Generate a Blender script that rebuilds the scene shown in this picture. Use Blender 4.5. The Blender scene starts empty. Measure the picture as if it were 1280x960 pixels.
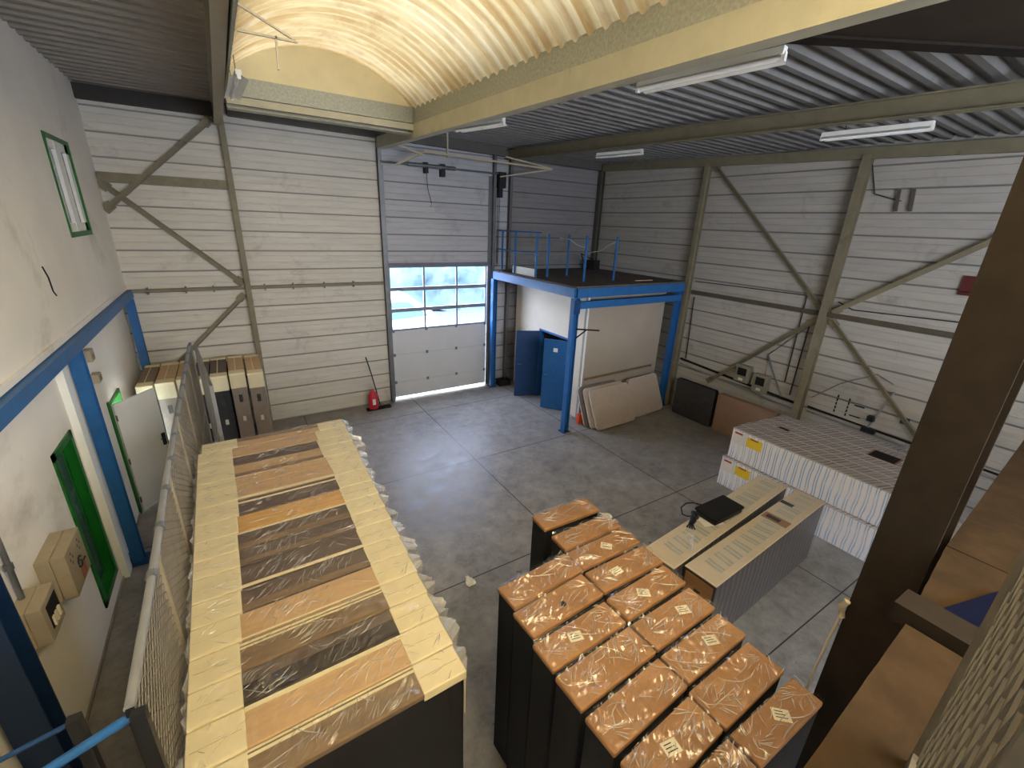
import bpy, math, random
import numpy as np
from mathutils import Vector, Matrix, noise
random.seed(7)
C = bpy.context.scene
COL = C.collection
# ------------------------------------------------------------------ camera
FPX, CX, YAW, PITCH, ROLL, H = 547.705, 1.835, 0.57283, -0.34935, 0.040184, 5.0
_f = Vector((math.sin(YAW)*math.cos(PITCH), math.cos(YAW)*math.cos(PITCH), math.sin(PITCH)))
_r0 = Vector((math.cos(YAW), -math.sin(YAW), 0)); _u0 = _r0.cross(_f)
R = _r0*math.cos(ROLL) + _u0*math.sin(ROLL)
U = -_r0*math.sin(ROLL) + _u0*math.cos(ROLL)
O = Vector((CX, 0, H))
cam = bpy.data.cameras.new('camera'); camo = bpy.data.objects.new('camera', cam); COL.objects.link(camo)
camo.matrix_world = Matrix(((R.x, U.x, -_f.x, O.x), (R.y, U.y, -_f.y, O.y), (R.z, U.z, -_f.z, O.z), (0, 0, 0, 1)))
cam.sensor_width = 36; cam.lens = 36*FPX/1280; cam.clip_start = 0.02; cam.clip_end = 300
C.camera = camo
def at(u, v, **k):
    """where the sight line measured on the photo meets a known plane of the hall"""
    d = _f + R*((u-640)/FPX) - U*((v-480)/FPX)
    (a, val), = k.items(); i = 'xyz'.index(a)
    return O + d*((val-O[i])/d[i])
# ------------------------------------------------------------------ materials
def new_mat(name):
    m = bpy.data.materials.new(name); m.use_nodes = True
    nt = m.node_tree; nt.nodes.clear()
    return m, nt, nt.nodes, nt.links
def N(nt, t, **k):
    n = nt.nodes.new(t)
    for a, b in k.items():
        if a in ('operation', 'blend_type', 'wave_type', 'bands_direction', 'data_type', 'noise_dimensions', 'distribution', 'feature', 'wave_profile'): setattr(n, a, b)
    return n
def ramp(nt, fac, stops):
    r = nt.nodes.new('ShaderNodeValToRGB'); e = r.color_ramp.elements
    while len(e) < len(stops): e.new(0.5)
    for el, (p, c) in zip(e, stops):
        el.position = p; el.color = (*c, 1) if len(c) == 3 else c
    nt.links.new(fac, r.inputs[0]); return r.outputs[0]
def coords(nt, scale=(1, 1, 1), rot=(0, 0, 0)):
    t = nt.nodes.new('ShaderNodeTexCoord'); m = nt.nodes.new('ShaderNodeMapping')
    m.inputs['Scale'].default_value = scale; m.inputs['Rotation'].default_value = rot
    nt.links.new(t.outputs['Object'], m.inputs[0]); return m.outputs[0]
def noise_fac(nt, vec, scale, detail=5, rough=0.6, dist=0.0):
    n = nt.nodes.new('ShaderNodeTexNoise'); n.inputs['Scale'].default_value = scale
    n.inputs['Detail'].default_value = detail; n.inputs['Roughness'].default_value = rough
    n.inputs['Distortion'].default_value = dist
    nt.links.new(vec, n.inputs['Vector']); return n.outputs['Fac']
def mixc(nt, fac, a, b, mode='MIX'):
    m = nt.nodes.new('ShaderNodeMix'); m.data_type = 'RGBA'; m.blend_type = mode
    for s, x in ((m.inputs[0], fac), (m.inputs[6], a), (m.inputs[7], b)):
        if hasattr(x, 'is_linked') or isinstance(x, bpy.types.NodeSocket): nt.links.new(x, s)
        else: s.default_value = x if not isinstance(x, tuple) else (*x, 1)
    return m.outputs[2]
def principled(nt, color, rough=0.6, metal=0.0, bump=None, bstr=0.3, bdist=0.01, spec=0.5, coat=0.0):
    p = nt.nodes.new('ShaderNodeBsdfPrincipled'); o = nt.nodes.new('ShaderNodeOutputMaterial')
    if isinstance(color, tuple): p.inputs['Base Color'].default_value = (*color, 1)
    else: nt.links.new(color, p.inputs['Base Color'])
    if isinstance(rough, float): p.inputs['Roughness'].default_value = rough
    else: nt.links.new(rough, p.inputs['Roughness'])
    p.inputs['Metallic'].default_value = metal
    p.inputs['Specular IOR Level'].default_value = spec
    p.inputs['Coat Weight'].default_value = coat
    if bump is not None:
        b = nt.nodes.new('ShaderNodeBump'); b.inputs['Strength'].default_value = bstr; b.inputs['Distance'].default_value = bdist
        nt.links.new(bump, b.inputs['Height']); nt.links.new(b.outputs[0], p.inputs['Normal'])
    nt.links.new(p.outputs[0], o.inputs[0]); return p
MATS = {}
def M(name, col, rough=0.6, metal=0.0, var=0.12, scale=4.0, stretch=(1, 1, 1), bstr=0.15, dirt=None, dthr=(0.55, 0.75), spec=0.4):
    """painted / worn surface: colour with soft variation and optional dirt patches"""
    if name in MATS: return MATS[name]
    m, nt, n, l = new_mat(name)
    v = coords(nt, stretch); f = noise_fac(nt, v, scale)
    d = tuple(max(0, c*(1-var)) for c in col); b = tuple(min(1, c*(1+var)) for c in col)
    c = ramp(nt, f, [(0.3, d), (0.7, b)])
    if dirt:
        f2 = noise_fac(nt, v, scale*0.7, 8, 0.7, 0.4)
        k = ramp(nt, f2, [(dthr[0], (0, 0, 0)), (dthr[1], (1, 1, 1))])
        c = mixc(nt, k, c, dirt)
    principled(nt, c, rough, metal, noise_fac(nt, v, scale*8, 4), bstr, 0.004, spec)
    MATS[name] = m; return m
def srgb(*c):
    return tuple(((x/255+0.055)/1.055)**2.4 if x/255 > 0.04045 else x/255/12.92 for x in c)
# ------------------------------------------------------------------ mesh builder
class MB:
    def __init__(s): s.v = []; s.f = []; s.sm = []; s.mi = []; s.cur = 0
    def add(s, vs, fs, smooth=False):
        b = len(s.v); s.v += [tuple(x) for x in vs]; s.f += [tuple(b+i for i in q) for q in fs]; s.sm += [smooth]*len(fs); s.mi += [s.cur]*len(fs); return s
    def hexa(s, p):   # 8 points: bottom 0-3 ccw, top 4-7
        return s.add(p, [(3, 2, 1, 0), (4, 5, 6, 7), (0, 1, 5, 4), (1, 2, 6, 5), (2, 3, 7, 6), (3, 0, 4, 7)])
    def box(s, x0, x1, y0, y1, z0, z1):
        return s.hexa([(x0, y0, z0), (x1, y0, z0), (x1, y1, z0), (x0, y1, z0), (x0, y0, z1), (x1, y0, z1), (x1, y1, z1), (x0, y1, z1)])
    def bar(s, a, b, w, h, up=(0, 0, 1)):   # rectangular bar from a to b; w sideways, h along up
        a = Vector(a); b = Vector(b); d = (b-a).normalized(); up = Vector(up)
        sd = d.cross(up)
        if sd.length < 1e-4: sd = d.cross(Vector((1, 0, 0)))
        sd.normalize(); u2 = sd.cross(d).normalized()
        q = [(-1, -1), (1, -1), (1, 1), (-1, 1)]
        return s.hexa([a+sd*(i*w/2)+u2*(j*h/2) for i, j in q] + [b+sd*(i*w/2)+u2*(j*h/2) for i, j in q])
    def tube(s, pts, r, n=8):
        pts = [Vector(p) for p in pts]; rings = []
        for i, p in enumerate(pts):
            d = (pts[min(i+1, len(pts)-1)]-pts[max(i-1, 0)]).normalized()
            a = d.cross(Vector((0, 0, 1)))
            if a.length < 1e-3: a = d.cross(Vector((1, 0, 0)))
            a.normalize(); b = d.cross(a)
            rr = r[i] if isinstance(r, (list, tuple)) else r
            rings.append([p+a*math.cos(t)*rr+b*math.sin(t)*rr for t in [2*math.pi*k/n for k in range(n)]])
        vs = [q for g in rings for q in g]; fs = []
        for i in range(len(pts)-1):
            for k in range(n): fs.append((i*n+k, i*n+(k+1) % n, (i+1)*n+(k+1) % n, (i+1)*n+k))
        s.add(vs, fs, True)
        return s.add([], []) if False else s.cap(rings[0]).cap(rings[-1][::-1])
    def cap(s, ring): return s.add(ring, [tuple(range(len(ring)))])
    def ibeam(s, a, b, w, h, t=0.015, up=(0, 0, 1)):  # I section, flanges across 'up'
        a = Vector(a); b = Vector(b); d = (b-a).normalized(); up = Vector(up); sd = d.cross(up).normalized(); u2 = sd.cross(d).normalized()
        s.bar(a+u2*(h/2-t/2), b+u2*(h/2-t/2), w, t, up); s.bar(a-u2*(h/2-t/2), b-u2*(h/2-t/2), w, t, up)
        return s.bar(a, b, t*0.8, h-2*t, up)
    def prism(s, prof, fn, t0, t1):   # closed 2D profile swept from t0 to t1; fn(p, q, t) -> point
        n = len(prof); vs = [fn(p, q, t0) for p, q in prof]+[fn(p, q, t1) for p, q in prof]
        fs = [(i, (i+1) % n, n+(i+1) % n, n+i) for i in range(n)]
        fs += [tuple(range(n))[::-1], tuple(range(n, 2*n))]
        return s.add(vs, fs)
    def grid(s, fn, nu, nv, smooth=False):
        vs = [fn(i/nu, j/nv) for j in range(nv+1) for i in range(nu+1)]
        fs = [(j*(nu+1)+i, j*(nu+1)+i+1, (j+1)*(nu+1)+i+1, (j+1)*(nu+1)+i) for j in range(nv) for i in range(nu)]
        return s.add(vs, fs, smooth)
    def build(s, name, mat, parent=None, bevel=0.0, fix=True):
        me = bpy.data.meshes.new(name); me.from_pydata([tuple(v) for v in s.v], [], s.f)
        me.polygons.foreach_set('use_smooth', s.sm)
        for m in (mat if isinstance(mat, (list, tuple)) else [mat]): me.materials.append(m)
        if any(s.mi): me.polygons.foreach_set('material_index', s.mi)
        if fix:
            import bmesh
            bm = bmesh.new(); bm.from_mesh(me); bmesh.ops.recalc_face_normals(bm, faces=bm.faces); bm.to_mesh(me); bm.free()
        o = bpy.data.objects.new(name, me); COL.objects.link(o)
        if parent is not None: o.parent = parent
        if bevel:
            b = o.modifiers.new('bevel', 'BEVEL'); b.width = bevel; b.segments = 2; b.limit_method = 'ANGLE'
        return o
def tag(o, label=None, cat=None, group=None, kind=None):
    if label: o['label'] = label
    if cat: o['category'] = cat
    if group: o['group'] = group
    if kind: o['kind'] = kind
    return o
def thing(name, label, cat, loc=(0, 0, 0), rz=0.0, group=None):
    o = bpy.data.objects.new(name, None); COL.objects.link(o); o.location = loc; o.rotation_euler = (0, 0, rz)
    return tag(o, label, cat, group)
def struct(o): o['kind'] = 'structure'; return o
# ------------------------------------------------------------------ palette
m_beige = M('beam_beige_paint', srgb(172, 168, 146), 0.55, var=0.08, dirt=srgb(120, 108, 80), dthr=(0.62, 0.8))
m_brace = M('steel_olive_paint', srgb(128, 120, 98), 0.55, var=0.15, dirt=srgb(70, 62, 50), dthr=(0.6, 0.8))
m_darkst = M('dark_brown_steel', srgb(36, 30, 24), 0.8, spec=0.12, var=0.25, scale=6)
m_purl = M('purlin_steel', srgb(120, 114, 92), 0.6, var=0.12, dirt=srgb(70, 64, 50), dthr=(0.6, 0.85))
m_blue = M('blue_paint', srgb(38, 98, 158), 0.42, var=0.12, scale=6, dirt=srgb(70, 84, 110), dthr=(0.66, 0.8))
m_navy = M('navy_paint', srgb(24, 62, 110), 0.45, var=0.15, scale=6)
m_galv = M('galvanised_steel', srgb(150, 152, 140), 0.5, 0.3, var=0.2, scale=30)
m_tube = M('grey_tube', srgb(120, 122, 124), 0.45, 0.5, var=0.15)
m_white = M('white_wall_paint', srgb(238, 233, 224), 0.8, var=0.05, scale=0.9, dirt=srgb(178, 168, 150), dthr=(0.58, 0.85), bstr=0.25)
m_cream = M('cream_wall_paint', srgb(226, 216, 194), 0.85, var=0.05, scale=1.2, dirt=srgb(190, 176, 150), dthr=(0.6, 0.85))
m_green = M('green_paint', srgb(22, 104, 32), 0.4, var=0.12)
m_leaf = M('door_leaf_white', srgb(240, 242, 238), 0.5, var=0.03)
m_black = M('black_plastic', (0.012, 0.012, 0.014), 0.5, var=0.2)
m_darkfab = M('charcoal_fabric', (0.006, 0.006, 0.007), 0.9, var=0.25, scale=10)
m_shade = M('dark_gap', (0.006, 0.006, 0.006), 0.9)
m_creamcard = M('cream_cardboard', srgb(226, 214, 178), 0.75, var=0.05, scale=5)
m_card = M('brown_cardboard', srgb(158, 116, 78), 0.7, var=0.14, scale=4, dirt=srgb(124, 88, 54), dthr=(0.5, 0.8))
m_pap_l = M('tan_paper', srgb(196, 162, 122), 0.6, var=0.12, scale=4, stretch=(1, 5, 1))
m_pap_g = M('golden_paper', srgb(206, 162, 98), 0.55, var=0.14, scale=5, stretch=(1, 5, 1))
m_pap_d = M('dark_taupe_paper', srgb(96, 80, 72), 0.55, var=0.18, scale=4, stretch=(1, 5, 1))
m_pap_b = M('brown_taupe_paper', srgb(128, 106, 82), 0.55, var=0.2, scale=4, stretch=(1, 5, 1))
m_pap_k = M('near_black_paper', srgb(54, 44, 38), 0.5, var=0.3, scale=4, stretch=(1, 5, 1))
m_sticker = M('white_sticker', srgb(222, 214, 190), 0.6, var=0.03)
m_grey_board = M('greige_fabric', srgb(186, 172, 160), 0.85, var=0.06, scale=8)
m_white_edge = M('white_edge', srgb(228, 222, 214), 0.7, var=0.03)
m_box_pl = M('beige_grey_plastic', srgb(164, 152, 130), 0.6, var=0.08, scale=6)
m_yellow = M('yellow_label', srgb(238, 206, 52), 0.5, var=0.03)
m_red = M('red_print', srgb(176, 40, 34), 0.5, var=0.05)
m_orange = M('orange_plastic', srgb(232, 84, 44), 0.5, var=0.05)
m_redmet = M('red_enamel', srgb(190, 44, 60), 0.4, var=0.1)
m_wpl = M('white_enamel', srgb(226, 226, 220), 0.35, var=0.03)
m_tubeglass = M('lamp_tube_glass', srgb(236, 238, 240), 0.2, var=0.02)
m_paperw = M('white_paper', srgb(232, 230, 228), 0.7, var=0.02)
m_vwhite = M('van_white', (0.72, 0.72, 0.72), 0.3, var=0.02)
m_tyre = M('tyre_rubber', (0.03, 0.03, 0.03), 0.8)
m_vglass = M('van_glass', (0.08, 0.14, 0.16), 0.1, var=0.05)
def m_concrete():
    m, nt, n, l = new_mat('polished_concrete')
    v = coords(nt)
    a = noise_fac(nt, v, 0.55, 8, 0.7, 0.5); b = noise_fac(nt, v, 3.5, 8, 0.75, 0.3); c = noise_fac(nt, v, 30, 4)
    base = ramp(nt, a, [(0.32, srgb(112, 109, 106)), (0.5, srgb(138, 135, 131)), (0.68, srgb(164, 160, 154))])
    base = mixc(nt, 0.55, base, ramp(nt, b, [(0.35, srgb(104, 102, 101)), (0.62, srgb(166, 162, 158))]))
    base = mixc(nt, ramp(nt, noise_fac(nt, v, 7, 3, 0.5), [(0.68, (0, 0, 0)), (0.74, (0.7, 0.7, 0.7))]), base, srgb(84, 80, 78))
    sep = nt.nodes.new('ShaderNodeSeparateXYZ'); l.new(v, sep.inputs[0])
    def joint(sock, pos, w=0.009):
        s1 = N(nt, 'ShaderNodeMath', operation='SUBTRACT'); l.new(sock, s1.inputs[0]); s1.inputs[1].default_value = pos
        s2 = N(nt, 'ShaderNodeMath', operation='ABSOLUTE'); l.new(s1.outputs[0], s2.inputs[0])
        s3 = N(nt, 'ShaderNodeMath', operation='LESS_THAN'); l.new(s2.outputs[0], s3.inputs[0]); s3.inputs[1].default_value = w
        return s3.outputs[0]
    js = [joint(sep.outputs[0], p) for p in (2.95, 5.9, 8.9)] + [joint(sep.outputs[1], p) for p in (1.6, 4.6, 7.7, 10.7)]
    acc = js[0]
    for j in js[1:]:
        mx = N(nt, 'ShaderNodeMath', operation='MAXIMUM'); l.new(acc, mx.inputs[0]); l.new(j, mx.inputs[1]); acc = mx.outputs[0]
    col = mixc(nt, acc, base, srgb(52, 50, 50))
    rr = ramp(nt, b, [(0.3, (0.26, 0.26, 0.26)), (0.7, (0.58, 0.58, 0.58))])
    principled(nt, col, rr, 0, c, 0.12, 0.003, 0.28)
    return m
m_floor = m_concrete()
def m_cladding(name, col, dirtc, axis):
    m, nt, n, l = new_mat(name)
    v = coords(nt)
    st = (0.8, 0.8, 6.0)
    v2 = coords(nt, st)
    a = noise_fac(nt, v2, 1.2, 8, 0.7, 0.2); b = noise_fac(nt, v, 1.4, 8, 0.75, 0.4)
    c = ramp(nt, a, [(0.3, tuple(x*0.82 for x in col)), (0.65, col)])
    c = mixc(nt, ramp(nt, b, [(0.56, (0, 0, 0)), (0.8, (0.75, 0.75, 0.75))]), c, dirtc)
    # dark line along the joint between trays
    sep = nt.nodes.new('ShaderNodeSeparateXYZ'); l.new(v, sep.inputs[0])
    md = N(nt, 'ShaderNodeMath', operation='MODULO'); l.new(sep.outputs[2], md.inputs[0]); md.inputs[1].default_value = 0.42
    lt = N(nt, 'ShaderNodeMath', operation='LESS_THAN'); l.new(md.outputs[0], lt.inputs[0]); lt.inputs[1].default_value = 0.030
    c = mixc(nt, lt.outputs[0], c, tuple(x*0.42 for x in col))
    principled(nt, c, 0.55, 0, noise_fac(nt, v, 30), 0.1, 0.003, 0.4)
    return m
m_clad_b = m_cladding('white_tray_cladding', srgb(216, 212, 202), srgb(140, 130, 112), 0)
m_clad_r = m_cladding('grey_tray_cladding', srgb(178, 174, 166), srgb(104, 98, 88), 1)
m_deck = M('roof_deck_grey', srgb(122, 120, 118), 0.5, 0.1, var=0.12, scale=2, dirt=srgb(84, 80, 76), dthr=(0.55, 0.85))
m_deck_l = M('roof_deck_taupe', srgb(140, 134, 126), 0.6, 0.0, var=0.1, scale=2)
def m_skylight(name='weathered_fibreglass', pas=0.046):
    m, nt, n, l = new_mat(name)
    v = coords(nt, (1, 1, 1)); v2 = coords(nt, (0.25, 3.0, 0.25))
    a = noise_fac(nt, v2, 2.0, 8, 0.7, 0.3); b = noise_fac(nt, v, 1.3, 8, 0.7, 0.8)
    c = ramp(nt, a, [(0.3, (0.62, 0.42, 0.18)), (0.5, (0.92, 0.77, 0.44)), (0.72, (1.0, 0.92, 0.68))])
    c = mixc(nt, ramp(nt, b, [(0.5, (0, 0, 0)), (0.72, (0.8, 0.8, 0.8))]), c, (0.50, 0.33, 0.15))
    sp_ = nt.nodes.new('ShaderNodeSeparateXYZ'); l.new(v, sp_.inputs[0])      # brown streaks plus corrugation shading painted into every valley
    a1 = N(nt, 'ShaderNodeMath', operation='MULTIPLY'); l.new(sp_.outputs[1], a1.inputs[0]); a1.inputs[1].default_value = 2*math.pi/0.235
    a2 = N(nt, 'ShaderNodeMath', operation='SINE'); l.new(a1.outputs[0], a2.inputs[0])
    vk = ramp(nt, a2.outputs[0], [(0.0, (0.75, 0.75, 0.75)), (0.6, (0, 0, 0))])
    vn = N(nt, 'ShaderNodeMath', operation='MULTIPLY'); l.new(vk, vn.inputs[0]); l.new(ramp(nt, noise_fac(nt, coords(nt, (0.6, 2, 0.6)), 1.5, 5), [(0.35, (0.15, 0.15, 0.15)), (0.65, (1, 1, 1))]), vn.inputs[1])
    c = mixc(nt, vn.outputs[0], c, (0.50, 0.30, 0.10))
    tr = nt.nodes.new('ShaderNodeBsdfTranslucent'); df = nt.nodes.new('ShaderNodeBsdfDiffuse')
    o = nt.nodes.new('ShaderNodeOutputMaterial'); ms = nt.nodes.new('ShaderNodeMixShader')
    dk_ = mixc(nt, 1.0, c, (pas, pas, pas), 'MULTIPLY')   # pas scales the transmitted colour of the sheet
    l.new(dk_, tr.inputs[0]); l.new(c, df.inputs[0]); ms.inputs[0].default_value = 0.25
    l.new(tr.outputs[0], ms.inputs[1]); l.new(df.outputs[0], ms.inputs[2]); l.new(ms.outputs[0], o.inputs[0])
    return m
m_sky = m_skylight(); m_sky2 = m_skylight('fill_light_fibreglass', 0.6)
def m_film_make(name, fac=0.10, milk=0.02, scale=7, stretch=(1, 1, 1), bstr=0.6, tint=(0.93, 0.94, 0.96), rough=0.18, dmix=0.0):
    """stretch film: a thin glossy skin over what it wraps, plus a little milkiness"""
    m, nt, n, l = new_mat(name)
    v0 = coords(nt, stretch, (0, 0, 0.5)); oi_ = nt.nodes.new('ShaderNodeObjectInfo')
    sc_ = N(nt, 'ShaderNodeVectorMath', operation='ADD'); l.new(v0, sc_.inputs[0])
    mm_ = N(nt, 'ShaderNodeMath', operation='MULTIPLY'); l.new(oi_.outputs['Random'], mm_.inputs[0]); mm_.inputs[1].default_value = 37.0
    l.new(mm_.outputs[0], sc_.inputs[1]); v = sc_.outputs[0]
    f = noise_fac(nt, v, scale, 5, 0.6, 0.8)
    t = nt.nodes.new('ShaderNodeBsdfTransparent'); g = nt.nodes.new('ShaderNodeBsdfGlossy'); d = nt.nodes.new('ShaderNodeBsdfDiffuse')
    g.inputs['Roughness'].default_value = rough; d.inputs[0].default_value = (*tint, 1)
    bp = nt.nodes.new('ShaderNodeBump'); bp.inputs['Strength'].default_value = bstr; bp.inputs['Distance'].default_value = 0.02
    l.new(f, bp.inputs['Height']); l.new(bp.outputs[0], g.inputs['Normal'])
    m1 = nt.nodes.new('ShaderNodeMixShader'); m2 = nt.nodes.new('ShaderNodeMixShader'); o = nt.nodes.new('ShaderNodeOutputMaterial')
    m1.inputs[0].default_value = fac; l.new(t.outputs[0], m1.inputs[1]); l.new(g.outputs[0], m1.inputs[2])
    m2.inputs[0].default_value = milk; l.new(m1.outputs[0], m2.inputs[1]); l.new(d.outputs[0], m2.inputs[2]); l.new(m2.outputs[0], o.inputs[0])
    return m
m_film = m_film_make('clear_film', 0.10, 0.015)
m_fold = m_film_make('film_fold', 0.24, 0.26, 20, rough=0.12, tint=(1, 1, 1))
m_film_side = m_film_make('hanging_film', 0.025, 0.002, 5, (1.4, 1.4, 0.15), 0.5)
m_film_tuft = m_film_make('milky_film', 0.25, 0.22, 14)
m_film_dull = m_film_make('dusty_film', 0.06, 0.10, 5, (1, 1, 1), 0.4, (0.62, 0.60, 0.58), 0.3)
def folds(m, L, T, z, seed, n, mode, x0=0.0, x1=None, amp=1.0):
    """raised creases of the film: thin tapered ridges lying in the top sheet"""
    rnd = random.Random(seed); x1 = L if x1 is None else x1
    m.cur = 1
    ang0 = rnd.uniform(0.5, 1.1)
    clusters = [(rnd.uniform(x0+0.05, x1-0.05), rnd.uniform(0.2, 0.8)*T, rnd.uniform(-0.5, 0.5)) for _ in range(4)]
    for k in range(n):
        if mode == 'ruffle':     # short parallel ruffles beside one another
            c = clusters[k % 4]; cx_ = c[0]+rnd.gauss(0, 0.11); cy_ = c[1]+rnd.gauss(0, T*0.2)
            a = ang0+c[2]*0.6+rnd.gauss(0, 0.14); ln = rnd.uniform(0.03, 0.12)*amp
        elif mode == 'fan':      # creases fanning out from the gathered ends
            e = k % 2; ex, ey = (x0+0.03, T*0.5) if e == 0 else (x1-0.03, T*0.5)
            a = rnd.uniform(-1.15, 1.15)+(math.pi if e else 0); r_ = rnd.uniform(0.03, 0.14)
            ln = rnd.uniform(0.05, 0.22)*amp; cx_ = ex+math.cos(a)*(r_+ln/2); cy_ = ey+math.sin(a)*(r_+ln/2)*0.8
        else:                    # long straight pulls across the sheet
            cx_ = rnd.uniform(x0, x1); cy_ = rnd.uniform(0.1, 0.9)*T; a = rnd.choice((0.35, -0.5, 0.1, 2.4))+rnd.gauss(0, 0.1); ln = rnd.uniform(0.08, 0.3)*amp
        w = rnd.uniform(0.0014, 0.0036)*(1.3 if rnd.random() < 0.15 else 1)
        dx, dy = math.cos(a), math.sin(a); pts = []
        bend = rnd.gauss(0, 0.08)
        for i in range(6):
            t_ = i/5-0.5; px_ = cx_+dx*ln*t_-dy*bend*ln*(t_*t_*4-0.5); py_ = cy_+dy*ln*t_+dx*bend*ln*(t_*t_*4-0.5)
            px_ = min(max(px_, x0+0.004), x1-0.004); py_ = min(max(py_, 0.004), T-0.004)
            ww = w*(1-(2*t_)**2)+0.0003; pts.append((px_, py_, ww))
        vs = []
        for px_, py_, ww in pts: vs += [(px_-dy*-ww, py_+dx*-ww, z), (px_, py_, z+ww*1.3), (px_+dy*-ww, py_-dx*-ww, z)]
        fs = []
        for i in range(5):
            b_ = i*3; fs += [(b_, b_+1, b_+4, b_+3), (b_+1, b_+2, b_+5, b_+4)]
        m.add(vs, fs)
    m.cur = 0
def m_glass_make():
    m, nt, n, l = new_mat('window_glass')
    t = nt.nodes.new('ShaderNodeBsdfTransparent'); t.inputs[0].default_value = (0.78, 0.82, 0.92, 1)
    g = nt.nodes.new('ShaderNodeBsdfGlossy'); g.inputs['Roughness'].default_value = 0.05
    ms = nt.nodes.new('ShaderNodeMixShader'); ms.inputs[0].default_value = 0.07; o = nt.nodes.new('ShaderNodeOutputMaterial')
    l.new(t.outputs[0], ms.inputs[1]); l.new(g.outputs[0], ms.inputs[2]); l.new(ms.outputs[0], o.inputs[0]); return m
m_glass = m_glass_make()
def m_stripes(name, c1, c2, c3, freq, axis='X', edge=0.35, dist=2.5, diag=0.0):
    """wrapped carton: printed stripes seen through stretch film"""
    m, nt, n, l = new_mat(name)
    v = coords(nt, rot=(0, 0, diag))
    w = N(nt, 'ShaderNodeTexWave', wave_type='BANDS', bands_direction=axis); w.inputs['Scale'].default_value = freq
    w.inputs['Distortion'].default_value = dist; w.inputs['Detail'].default_value = 3; w.inputs['Detail Scale'].default_value = 0.8
    l.new(v, w.inputs['Vector'])
    k = ramp(nt, w.outputs['Fac'], [(edge, c1), (edge+0.15, c2), (0.93, c2), (0.97, c3)])
    k = mixc(nt, ramp(nt, noise_fac(nt, v, 1.8, 6, 0.6, 0.5), [(0.45, (0, 0, 0)), (0.65, (0.6, 0.6, 0.6))]), k, c1)
    principled(nt, k, 0.35, 0, noise_fac(nt, coords(nt, (6, 1, 1)), 6, 4), 0.35, 0.01, 0.5)
    return m
# ------------------------------------------------------------------ room shell
D, W, XL = 11.89, 12.70, -0.12
def ceil_z(x, y):
    return 7.06 - 0.013*max(0, x-5) + 0.035*(y-D)*min(1.0, max(0.0, (x-2.2)/3.0))
struct(MB().box(-0.6, W+0.4, -4.2, D+0.3, -0.2, 0).build('floor', m_floor))
def tray_profile(z0, z1, pitch=0.42, thick=0.14):
    p = [(0, z0)]
    k = math.ceil((z0+1e-3)/pitch)
    def ribs(a, b):
        out = []
        if a < z0: a = z0
        for fr in (0.36, 0.70):
            c = (b-pitch) + pitch*fr + 0.02
            if c-0.02 > a and c+0.02 < b: out += [(0, c-0.014), (-0.007, c-0.007), (-0.007, c+0.007), (0, c+0.014)]
        return out
    while k*pitch < z1-0.04:
        zz = k*pitch
        p += ribs(zz-pitch, zz)
        p += [(0, zz), (0.028, zz+0.003), (0.028, zz+0.032), (0, zz+0.035)]
        k += 1
    p += ribs(k*pitch-pitch, z1)
    p += [(0, z1), (thick, z1), (thick, z0)]
    return p
wb = MB()
for a, b, z0, z1 in ((-0.5, 5.42, 0, 7.35),):
    wb.prism(tray_profile(z0, z1), lambda p, q, t: (t, D+p, q), a, b)
struct(wb.build('wall_back', m_clad_b))
struct(MB().prism(tray_profile(3.86, 7.35), lambda p, q, t: (t, D+p, q), 5.42, 8.48).prism(tray_profile(0, 7.35), lambda p, q, t: (t, D+p, q), 8.481, 9.12).build('wall_back', m_cladding('cool_tray_cladding', srgb(186, 188, 194), srgb(130, 128, 126), 0)))
struct(MB().prism(tray_profile(0, 7.35), lambda p, q, t: (t, D+p-0.01, q), 9.12, W+0.3).build('wall_back', m_cladding('slate_tray_cladding', srgb(138, 136, 138), srgb(96, 92, 88), 0)))
wr = MB().prism(tray_profile(0, 7.35), lambda p, q, t: (W+p, t, q), -4.2, D)
struct(wr.build('wall_right', m_clad_r))
struct(MB().box(-0.5, W+0.3, -4.2, -4.0, 0, 3.9).box(-0.5, W+0.3, -4.2, -4.0, 5.5, 7.4).box(-0.5, 3.2, -4.2, -4.0, 3.9, 5.5).box(9.2, W+0.3, -4.2, -4.0, 3.9, 5.5).build('wall_front', m_clad_b))
# added window band behind the camera, unseen, lets in fill daylight
w3 = bpy.data.objects.new('window_added', None); COL.objects.link(w3); struct(w3)
m = MB()
for k in range(5): m.box(3.2+1.5*k-0.03, 3.2+1.5*k+0.03, -4.14, -4.06, 3.9, 5.5)
m.box(3.2, 9.2, -4.14, -4.06, 3.9, 3.96).box(3.2, 9.2, -4.14, -4.06, 5.44, 5.5).box(3.2, 9.2, -4.14, -4.06, 4.67, 4.73)
m.build('window_frame', m_galv, w3)
# left wall: lower masonry with the recessed window and the doorway, upper face flush with the slab edge
wl = MB(); WY = (6.25, 6.90); DY = (8.83, 9.66)
for y0, y1, z0, z1 in ((-4.2, WY[0], 0, 3.3), (WY[0], WY[1], 0, 0.31), (WY[0], WY[1], 2.38, 3.3), (WY[1], DY[0], 0, 3.3), (DY[0], DY[1], 2.06, 3.3), (DY[1], D, 0, 3.3)):
    wl.box(-0.42, XL, y0, y1, z0, z1)
UY = (9.0, 10.22); UZ = (4.63, 5.90)
for y0, y1, z0, z1 in ((-4.2, UY[0], 3.3, 7.3), (UY[0], UY[1], 3.3, UZ[0]), (UY[0], UY[1], UZ[1], 7.3), (UY[1], D, 3.3, 7.3)):
    wl.box(-0.42, 0.0, y0, y1, z0, z1)
wl.box(0.0, 0.025, -4.2, D-0.01, 3.45, 3.52)      # fascia board along the slab edge
struct(wl.build('wall_left', m_white))
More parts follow.
